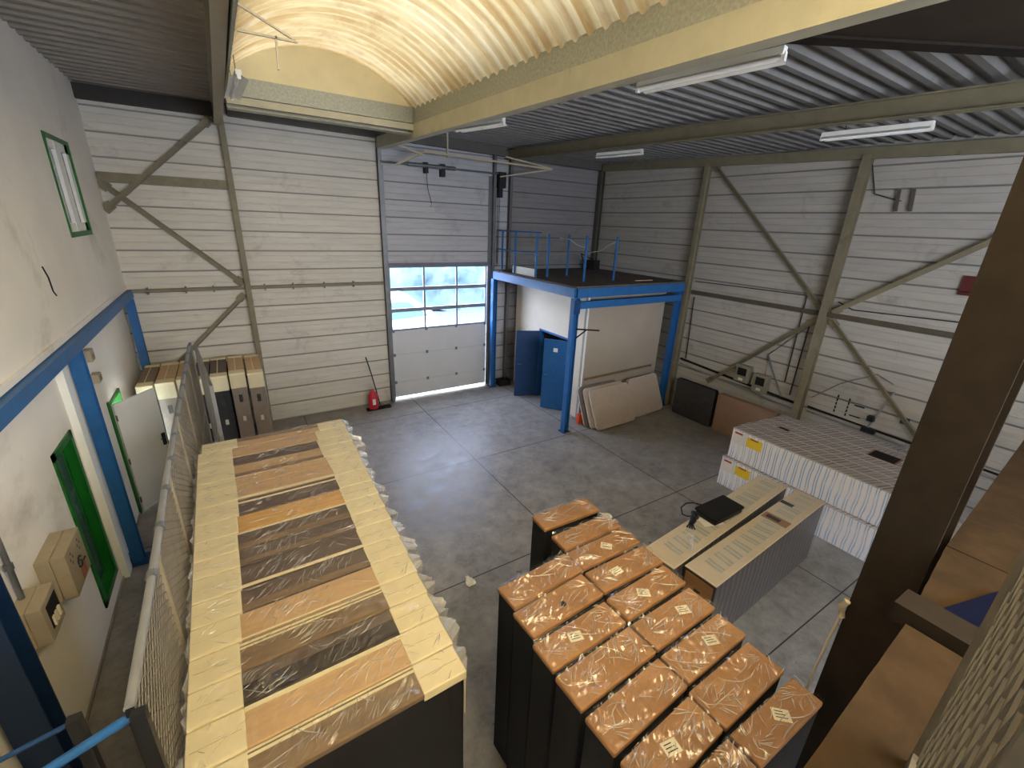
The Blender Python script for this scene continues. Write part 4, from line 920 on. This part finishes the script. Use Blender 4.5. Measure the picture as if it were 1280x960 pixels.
# stair rails at the lower left
YH = 2.2
a = at(168, 893, y=YH); b = at(40, 975, y=YH)
hr = thing('stair_rail', 'bright blue tubular handrail crossing the lower left corner', 'railing', (0, 0, 0))
MB().tube([a, b], 0.024, 10).build('handrail', m_blue, hr)
pa = at(173, 885, y=YH-0.03)
MB().bar((pa.x+0.0, YH-0.05, 0.0), (pa.x+0.0, YH-0.05, pa.z), 0.06, 0.05, (0, 1, 0)).build('end_post', m_black, hr)
pm = at(118, 935, y=YH)
c2 = at(87, 905, y=YH+0.25); d2 = at(-30, 966, y=YH+0.25)
h2 = thing('stair_rail', 'thin dark blue handrail behind the bright one at the lower left', 'railing', (0, 0, 0))
MB().tube([c2, d2], 0.013, 8).build('handrail', m_navy, h2)
MB().bar((c2.x+0.02, c2.y, 0), (c2.x+0.02, c2.y, c2.z+0.03), 0.055, 0.05, (0, 1, 0)).build('end_post', m_black, h2)
# ------------------------------------------------------------------ electric boxes on the left wall
def wall_box(name, x0, x1, y0, y1, z0, z1, label, kind):
    t = thing(name, label, 'electrical box', (x0, (y0+y1)/2, z0))
    w_, l_, h_ = x1-x0, (y1-y0)/2, z1-z0
    MB().box(0, w_*0.5-0.002, -l_, l_, 0, h_).build('back_half', m_box_pl, t, bevel=0.006)
    fc = MB().box(w_*0.5+0.002, w_, -l_, l_, 0, h_).build('cover', m_box_pl, t, bevel=0.006)
    if kind == 'big':
        for yy in (-l_*0.50, l_*0.45):    # two diamond vents made of four small arrows
            m = MB()
            for ay, az in ((0, 1), (0, -1), (1, 0), (-1, 0)):
                cy, cz = yy+ay*0.035, h_*0.76+az*0.05
                m.add([(w_+0.002, cy-0.016, cz), (w_+0.002, cy, cz+0.022), (w_+0.002, cy+0.016, cz), (w_+0.002, cy, cz-0.022)], [(0, 1, 2, 3)])
            m.build('arrow_mark', m_black, t)
        m = MB(); pts = [(w_+0.004, 0.02+0.055*math.cos(a)*(1 if a < 5 else 0.7), h_*0.45+0.06*math.sin(a)) for a in [0.5+0.5*k for k in range(12)]]
        m.tube(pts, 0.008, 6); m.tube([(w_+0.004, 0.02, h_*0.48), (w_+0.004, 0.10, h_*0.36), (w_+0.004, 0.16, h_*0.36)], 0.008, 6); m.build('swirl_mark', m_black, t)
        MB().box(w_, w_+0.003, -0.02, 0.13, 0.03, 0.16).build('rust_sticker', M('rust_sticker_mat', srgb(170, 110, 84), 0.7), t)
    else:
        MB().box(w_, w_+0.004, -l_*0.55, l_*0.75, h_*0.22, h_*0.85).build('meter_window', m_shade, t)
        m = MB(); [m.box(w_+0.004, w_+0.02, -l_*0.4+0.06*k, -l_*0.4+0.06*k+0.035, h_*0.26, h_*0.5) for k in range(3)]; m.build('breaker', m_yellow if False else m_sticker, t)
    return t
wall_box('electrical_box', XL+0.004, 0.10, 5.04, 5.55, 1.38, 1.87, 'larger beige electrical box with black arrow marks below the green window', 'big')
wall_box('electrical_box', XL, 0.08, 4.38, 4.74, 1.46, 1.84, 'smaller beige electrical box with a dark meter window at the lower left', 'small')
m = MB(); m.tube([(XL+0.04, 4.60, 1.845), (XL+0.04, 4.62, 2.4), (XL+0.04, 4.60, 3.06)], 0.022, 8); m.tube([(XL+0.04, 4.61, 2.15), (XL+0.04, 4.61, 2.2)], 0.032, 8)
tag(m.build('conduit_pipe', m_tube), 'grey conduit rising from the smaller electrical box on the white wall', 'pipe')
for yy, zz, lab in ((8.40, 2.90, 'upper of two small brown junction boxes beside the blue post'), (8.45, 2.56, 'lower of two small brown junction boxes beside the blue post')):
    t = thing('junction_box', lab, 'junction box', (XL, yy, zz))
    MB().box(0, 0.10, -0.09, 0.09, 0, 0.17 if zz > 2.7 else 0.13).build('box_body', m_box_pl, t, bevel=0.01)
    MB().box(0.10, 0.105, -0.06, 0.06, 0.03, 0.10).build('cover', m_taupe, t)
tag(MB().tube([(0.006, 7.35, 4.33), (0.012, 7.42, 4.2), (0.006, 7.46, 4.03), (0.01, 7.52, 3.97)], 0.008, 6).build('hook', m_black), 'small dark hook sticking out of the upper white wall', 'hook')
# ------------------------------------------------------------------ fittings on the right wall
def meter(y0, y1, z0, z1, label):
    t = thing('meter_box', label, 'meter box', (W, (y0+y1)/2, z0))
    l_ = (y1-y0)/2; h_ = z1-z0
    MB().box(-0.16, 0, -l_, l_, 0, h_).build('box_body', M('meter_grey', srgb(134, 130, 116), 0.6), t, bevel=0.01)
    MB().box(-0.168, -0.16, -l_*0.6, l_*0.6, h_*0.4, h_*0.85).build('dark_window', m_shade, t)
    MB().box(-0.168, -0.16, -l_*0.3, l_*0.3, h_*0.1, h_*0.25).build('label', m_sticker, t)
meter(5.62, 6.00, 1.42, 1.85, 'left one of two cream meter boxes on the right wall')
meter(5.14, 5.50, 1.30, 1.75, 'right one of two cream meter boxes on the right wall')
xw = W-0.03
def tubeth(name, pts, r, mat, label, cat): return tag(MB().tube(pts, r, 6).build(name, mat), label, cat)
tubeth('wall_pipe', [(xw, 7.75, 1.50), (xw, 4.5, 1.30)], 0.03, m_darkst, 'upper of two dark pipes low on the right wall behind the black wrapped mattress', 'pipe')
tubeth('wall_pipe', [(xw, 7.75, 1.36), (xw, 4.5, 1.14)], 0.022, m_fpost, 'lower pale pipe low on the right wall behind the black wrapped mattress', 'pipe')
tubeth('wall_pipe', [(xw, 4.2, 1.32), (xw, 0.5, 1.20)], 0.02, m_darkst, 'upper dark pipe behind the striped cartons', 'pipe')
tubeth('wall_pipe', [(xw, 4.2, 1.22), (xw, 0.5, 1.10)], 0.02, m_fpost, 'lower pale pipe behind the striped cartons', 'pipe')
tubeth('cable', [(xw, 4.83, 3.76), (xw, 4.82, 1.72)], 0.014, m_black, 'left one of two black hanging cables left of the right wall column', 'cable')
tubeth('cable', [(xw, 4.62, 3.2), (xw, 4.64, 1.45)], 0.014, m_black, 'right one of two black hanging cables left of the right wall column', 'cable')
tubeth('cable', [(xw, 7.66, 3.3), (xw, 7.58, 1.55)], 0.014, m_black, 'black cable down the right wall beside the platform', 'cable')
tubeth('cable', [(xw, 7.7, 3.72), (xw, 4.85, 3.76)], 0.012, m_black, 'black cable running above the dark rail of the right wall', 'cable')
tubeth('cable', [(xw, 4.2, 3.72), (xw, 3.9, 3.60), (xw, 1.0, 3.72)], 0.012, m_black, 'black cable right of the column above the dark rail', 'cable')
tubeth('cable', [(xw, 5.30, 1.75), (xw, 5.34, 2.25), (xw, 4.62, 3.1)], 0.010, m_tube, 'grey cable rising from the right meter box', 'cable')
tubeth('cable', [(xw, 5.34, 2.25), (xw, 4.78, 1.28)], 0.016, m_tube, 'grey pipe slanting down from the meter boxes to the floor', 'pipe')
tubeth('cable', [(xw, 4.18, 1.55), (xw, 3.7, 2.05), (xw, 3.15, 2.42), (xw, 2.85, 2.30)], 0.010, m_tube, 'thin grey cable looping right of the right wall column', 'cable')
tubeth('drop_pipe', [(xw, 2.80, 2.15), (xw, 3.02, 1.25)], 0.022, m_fpost, 'grey drop pipe with valve above the striped cartons', 'pipe')
tag(MB().box(W-0.12, W-0.01, 2.94, 3.06, 1.45, 1.56).box(W-0.12, W-0.01, 2.86, 3.1, 1.2, 1.3).build('valve', m_black), 'black valve on the drop pipe above the striped cartons', 'valve')
tag(MB().box(W-0.025, W-0.005, 2.42, 2.56, 1.58, 1.72).build('wall_label', m_navy), 'small blue label on the right wall right of the valve', 'label')
# ventilation slots punched in the cladding
for (a, b), lab in (((3.69, 1.80), 'left one of two dashed ventilation slots low on the right wall'), ((3.47, 1.79), 'right one of two dashed ventilation slots low on the right wall')):
    m = MB()
    for k in range(5): m.box(W-0.012, W+0.0, a-0.012, a+0.012, b-0.08-k*0.085, b-0.02-k*0.085)
    tag(m.build('wall_slot', m_shade), lab, 'slot')
for y0, y1, z, lab in ((3.18, 3.36, 1.66, 'upper short dark slot beside the dashed wall slots'), (3.2, 3.40, 1.42, 'lower short dark slot beside the dashed wall slots')):
    tag(MB().box(W-0.012, W, y0, y1, z-0.012, z+0.012).build('wall_slot', m_shade), lab, 'slot')
m = MB()
tag(MB().tube([(xw, 4.30, 6.35), (xw, 4.12, 5.82), (xw, 3.75, 5.70), (xw, 3.66, 5.68)], 0.010, 6).build('cable', m_black), 'black cable dropping from the eave to the wall radiator bars', 'cable')
for y, lab in ((3.74, 'left dark bar of the pair high on the right wall'), (3.52, 'right dark bar of the pair high on the right wall')):
    tag(MB().bar((W-0.04, y, 5.88), (W-0.04, y-0.04, 5.50), 0.05, 0.04, (1, 0, 0)).build('wall_bar', M('taupe_bar', srgb(88, 80, 72), 0.6)), lab, 'bar')
s = thing('red_sign', 'small dark red board on the right wall beside the dark column', 'sign', (W-0.03, 2.30, 4.13))
MB().box(-0.012, 0.01, -0.13, 0.13, 0, 0.33).build('sign_board', M('dark_red', srgb(84, 30, 28), 0.6), s)
MB().box(-0.015, -0.012, -0.11, 0.11, 0.05, 0.07).build('sign_band', m_darkst, s)
# ------------------------------------------------------------------ lamps
def lamp(a, b, zc, label, tilt=0.0):
    a = Vector(a); b = Vector(b); L = (b-a).length; ang = math.atan2(b.y-a.y, b.x-a.x)
    t = thing('ceiling_lamp', label, 'lamp', ((a.x+b.x)/2, (a.y+b.y)/2, a.z), ang, 'unlit fluorescent battens under the roof')
    h = L/2
    MB().box(-h, h, -0.035, 0.035, 0.03, 0.09).build('batten_housing', m_wpl, t, bevel=0.006)
    m = MB()
    for s in (-1, 1): m.add([(-h+0.02, s*0.03, 0.035), (h-0.02, s*0.03, 0.035), (h-0.02, s*0.10, -0.005), (-h+0.02, s*0.10, -0.005), (-h+0.02, s*0.03, 0.03), (h-0.02, s*0.03, 0.03), (h-0.02, s*0.10, -0.010), (-h+0.02, s*0.10, -0.010)], [(0, 1, 2, 3), (7, 6, 5, 4), (0, 4, 5, 1), (2, 6, 7, 3)])
    m.build('reflector', m_wpl, t)
    MB().tube([(-h+0.01, 0, 0.005), (h-0.01, 0, 0.005)], 0.018, 10).build('tube', m_tubeglass, t)
    MB().box(-h-0.01, -h+0.02, -0.02, 0.02, -0.015, 0.05).box(h-0.02, h+0.01, -0.02, 0.02, -0.015, 0.05).build('lamp_holder', m_wpl, t)
    for x in (-h*0.55, h*0.55): MB().tube([(x, 0, 0.09), (x, 0, zc-a.z)], 0.005, 5).build('hanger', m_black, t)
za = 6.42
lamp(at(797, 114, z=6.30), at(980, 74, z=6.30), 6.75, 'long cream batten lamp hanging close right of the skylight beam')
lamp(at(571, 164, z=6.44), at(630, 155, z=6.44), 6.85, 'small looking batten lamp at the far end of the skylight beam')
lamp(at(746, 197, z=6.50), at(803, 192, z=6.50), 6.83, 'batten lamp over the blue platform')
lamp(at(1026, 175, z=6.30), at(1166, 161, z=6.30), 6.60, 'batten lamp below the eave at the right wall')
lamp(at(290, 124, z=6.56), at(299, 97, z=6.56), 6.86, 'end on batten lamp at the left skylight beam')
# ------------------------------------------------------------------ brackets and pipes under the roof
def rods(name, segs, r, mat, label, cat='bracket'):
    m = MB()
    for a, b in segs: m.bar(a, b, r*2, r*1.4) if (Vector(a)-Vector(b)).length > 0 else None
    return tag(m.build(name, mat), label, cat)
m_rod = M('pale_rod', srgb(186, 176, 148), 0.5, var=0.08)
rods('roof_bracket', [((2.22, 5.0, 6.62), (2.64, 5.0, 6.45)), ((2.20, 5.0, 6.43), (2.66, 5.0, 6.44)), ((2.49, 5.0, 6.45), (2.48, 5.0, 6.20))], 0.012, m_rod, 'triangular steel bracket hanging from the left skylight beam')
P = lambda u, v, y: at(u, v, y=y)
rods('roof_bracket', [(P(488, 177, 10.9), P(530, 194, 10.9)), (P(495, 206, 11.3), P(532, 189, 10.9))], 0.03, m_rod, 'pale angled strut above the left top corner of the sectional door')
rods('hanger_rod', [(P(559, 162, 10.9), P(559, 197, 10.9))], 0.025, m_rod, 'short vertical hanger below the skylight beam above the door')
rods('roof_pipe', [(P(530, 189, 10.9), P(690, 212, 10.9))], 0.03, m_rod, 'long pale pipe running across above the sectional door')
rods('roof_bracket', [(P(632, 196, 10.9), P(690, 211, 10.9)), (P(625, 221, 11.6), P(690, 212, 10.9))], 0.02, m_rod, 'triangular bracket right of the door motor')
tag(MB().tube([(4.95+0.45, 9.0, 6.60), (5.50, 1.0, 6.33)], 0.012, 6).build('conduit_pipe', m_fpost), 'thin pale conduit along the lower edge of the right skylight beam', 'pipe')
# ------------------------------------------------------------------ near camera: mezzanine boards, column, guard mesh
m_chip = M('chipboard_floor', srgb(53, 41, 28), 0.9, var=0.25, scale=5, spec=0.08, dirt=srgb(42, 33, 24), dthr=(0.5, 0.75))
def board(x0, x1, e0, e1, label, z=3.35):
    m = MB(); n = 26
    for i in range(n):
        a = x0+(x1-x0)*i/n; b = x0+(x1-x0)*(i+1)/n
        ya = e0+(e1-e0)*i/n+0.002*noise.noise(Vector((a*11, 0, 0))); yb2 = e0+(e1-e0)*(i+1)/n+0.002*noise.noise(Vector((b*11, 0, 0)))
        m.hexa([(a, -2.4, z-0.04), (b, -2.4, z-0.04), (b, yb2, z-0.04), (a, ya, z-0.04), (a, -2.4, z), (b, -2.4, z), (b, yb2, z), (a, ya, z)])
    return tag(m.build('floor_board', m_chip), label, 'board', 'chipboard panels of the near mezzanine')
board(1.3, 4.22, 0.15, 0.29, 'chipboard panel of the near mezzanine in front of the dark crossbeam')
board(4.42, 5.11, 0.31, 0.38, 'short chipboard panel of the near mezzanine behind the dark crossbeam')
board(5.12, 9.6, 0.38, 0.62, 'farthest chipboard panel of the near mezzanine with dark stains')
tag(MB().bar((4.32, -2.4, 3.335), (4.36, 0.36, 3.335), 0.16, 0.10).build('floor_beam', m_darkst), 'dark steel beam crossing between the chipboard panels', 'beam')
tag(MB().hexa([(4.42, -0.1, 3.355), (4.86, -0.1, 3.355), (4.86, 0.12, 3.355), (4.42, 0.24, 3.355), (4.42, -0.1, 3.37), (4.86, -0.1, 3.37), (4.86, 0.12, 3.37), (4.42, 0.24, 3.37)]).build('blue_plate', M('deep_navy', srgb(10, 14, 36), 0.9, spec=0.05)), 'navy blue steel plate on the chipboard behind the dark crossbeam', 'plate')
tag(MB().ibeam((1.3, 0.02, 3.20), (9.6, 0.25, 3.20), 0.10, 0.20).build('edge_beam', m_darkst), 'dark steel beam under the edge of the near mezzanine', 'beam')
for x in (1.6, 8.8): tag(MB().ibeam((x, -0.6, 0), (x, -0.6, 3.30), 0.14, 0.14, 0.012, (1, 0, 0)).build('mezzanine_post', m_darkst), 'dark post carrying the near mezzanine ' + ('at its left end' if x < 3 else 'at its far end'), 'post')
cl = thing('dark_column', 'massive dark brown I column crossing the right foreground', 'column', (5.0, 0.53, 0))
MB().ibeam((0.14, 0, 0.02), (0.14, 0, 6.55), 0.27, 0.28, 0.02, (1, 0, 0)).build('column_shaft', m_darkst, cl)
MB().box(-0.05, 0.33, -0.18, 0.18, 0, 0.02).build('base_plate', m_darkst, cl)
m = MB(); m.tube([(4.985, 0.675, 2.66), (4.97, 0.69, 2.4), (4.96, 0.70, 2.0), (4.97, 0.70, 1.3)], 0.008, 6); m.tube([(4.98, 0.67, 2.74), (4.975, 0.69, 2.68), (4.985, 0.672, 2.6)], 0.022, 6)
tag(m.build('rope', M('rope_hemp', srgb(170, 158, 134), 0.9)), 'pale rope with a knot hanging down the edge of the dark column', 'rope')
gm = thing('guard_mesh', 'beige expanded metal guard panel at the lower right corner', 'guard', (0, 0, 0))
m_gm = M('guard_beige_paint', srgb(94, 88, 76), 0.6, var=0.12, scale=12)
G0, G1 = (3.50, 0.05), (2.62, -0.055)
mesh_panel(G1, G0, 3.45, 4.85, m_gm, 'mesh_panel', gm, 0.06, 0.20, 0.005)
m = MB(); m.bar((*G0, 3.35), (*G0, 4.9), 0.05, 0.03, (0, 1, 0)); m.bar((*G1, 3.35), (*G1, 4.9), 0.06, 0.03, (0, 1, 0)); m.bar((*G0, 3.42), (*G1, 3.42), 0.03, 0.05); m.bar((*G0, 4.88), (*G1, 4.88), 0.03, 0.05)
m.build('frame', m_gm, gm)
# low things behind the column
t = thing('wrapped_mattress', 'pale mattress end seen between the dark column and the chipboard', 'mattress', (10.2, 0.42, 0), 0.0)
MB().box(0, 1.3, 0, 0.80, 0, 0.62).build('mattress_body', m_taupe, t, bevel=0.03); MB().box(0.02, 1.28, 0.02, 0.78, 0.62, 0.635).build('top_board', m_grey_board, t)
p = at(587, 727, z=0)
m = MB()
def fn(u, v): return ((u-0.5)*0.10*(1+0.5*math.sin(v*5)), (v-0.5)*0.20, 0.012+0.05*abs(noise.noise(Vector((u*6, v*6, 1)))))
m.grid(fn, 8, 10); o = tag(m.build('paper_scrap', m_paperw, fix=False), 'crumpled scrap of white paper on the concrete floor', 'paper'); o.location = p
# ------------------------------------------------------------------ outside
struct(MB().box(-30, 45, D+0.32, 60, -0.25, -0.02).build('ground_outside', M('pale_asphalt', (0.050, 0.060, 0.066), 1.0, var=0.1, spec=0.0)))
van = thing('van', 'white delivery van parked outside behind the glazed door', 'van', (8.72, 15.2, -0.02), 0)
prof = [(-5.3, 0.35), (-5.3, 2.45), (-5.1, 2.64), (-2.15, 2.62), (-1.55, 2.47), (-0.60, 1.76), (-0.12, 1.40), (0.0, 1.10), (0.05, 0.45), (-0.1, 0.35)]
MB().prism(prof, lambda p, q, t: (p, t, q), 0, 1.95).build('van_body', m_vwhite, van, bevel=0.06)
MB().prism([(-1.48, 2.39), (-0.68, 1.80), (-0.65, 1.82), (-1.46, 2.42)], lambda p, q, t: (p+0.03, t, q+0.03), 0.14, 1.81).build('windscreen', m_vglass, van)
MB().prism([(-2.6, 1.65), (-2.6, 2.30), (-1.65, 2.30), (-0.85, 1.75)], lambda p, q, t: (p, t, q), -0.012, 0.0).build('side_window', m_vglass, van)
MB().box(0.03, 0.06, 0.12, 0.42, 0.85, 1.05).box(0.03, 0.06, 1.53, 1.83, 0.85, 1.05).build('headlamp', m_glass, van)
MB().box(0.04, 0.09, 0.0, 1.95, 0.38, 0.62).build('bumper', m_tyre, van)
for x in (-0.95, -4.2):
    for y0, y1 in ((-0.02, 0.2), (1.75, 1.97)): MB().tube([(x, y0, 0.36), (x, y1, 0.36)], 0.36, 20).build('wheel', m_tyre, van)
hd = MB()
def fn(u, v):
    x = -20+60*u; a = v*math.pi
    return (x, 25-0.9*math.cos(a)+0.5*noise.noise(Vector((x, a*2, 0))), -0.02+3.6*math.sin(a)+0.5*noise.noise(Vector((x*0.8, a*2, 4))))
hd.grid(fn, 160, 14, True); tag(hd.build('hedge', M('hedge_leaves', (0.045, 0.075, 0.075), 0.9, var=0.5, scale=2), fix=False), 'washed out hedge beyond the parked van', 'hedge', kind='stuff')
# ------------------------------------------------------------------ light
wd = bpy.data.worlds.new('world'); C.world = wd; wd.use_nodes = True
bg = wd.node_tree.nodes['Background']; bg.inputs[0].default_value = (0.80, 0.87, 1.0, 1); bg.inputs[1].default_value = 10.0
sun = bpy.data.lights.new('sun', 'SUN'); sun.energy = 16; sun.angle = math.radians(12); sun.color = (1, 0.95, 0.88)
so = bpy.data.objects.new('sun', sun); COL.objects.link(so); so.rotation_euler = Vector((-0.25, -0.35, 1)).to_track_quat('Z', 'Y').to_euler()
# daylight portal in the glazed part of the roller door
pl = bpy.data.lights.new('daylight_portal', 'AREA'); pl.shape = 'RECTANGLE'; pl.size = 2.9; pl.size_y = 1.75; pl.cycles.is_portal = True
po = bpy.data.objects.new('daylight_portal', pl); COL.objects.link(po); po.location = (6.95, D+0.12, 2.95); po.rotation_euler = (math.radians(-90), 0, 0)
pl2 = bpy.data.lights.new('daylight_portal', 'AREA'); pl2.shape = 'RECTANGLE'; pl2.size = 6; pl2.size_y = 1.6; pl2.cycles.is_portal = True  # portal for the added window band behind the camera
po2 = bpy.data.objects.new('daylight_portal', pl2); COL.objects.link(po2); po2.location = (6.2, -4.18, 4.7); po2.rotation_euler = (math.radians(90), 0, 0)
C.cycles.max_bounces = 10; C.cycles.diffuse_bounces = 6; C.cycles.glossy_bounces = 3; C.cycles.transparent_max_bounces = 24; C.cycles.transmission_bounces = 4
C.cycles.sample_clamp_indirect = 8; C.cycles.caustics_reflective = False
C.view_settings.view_transform = 'Standard'; C.view_settings.look = 'None'; C.view_settings.gamma = 1.0; C.view_settings.exposure = 1.70
C.view_settings.use_curve_mapping = False
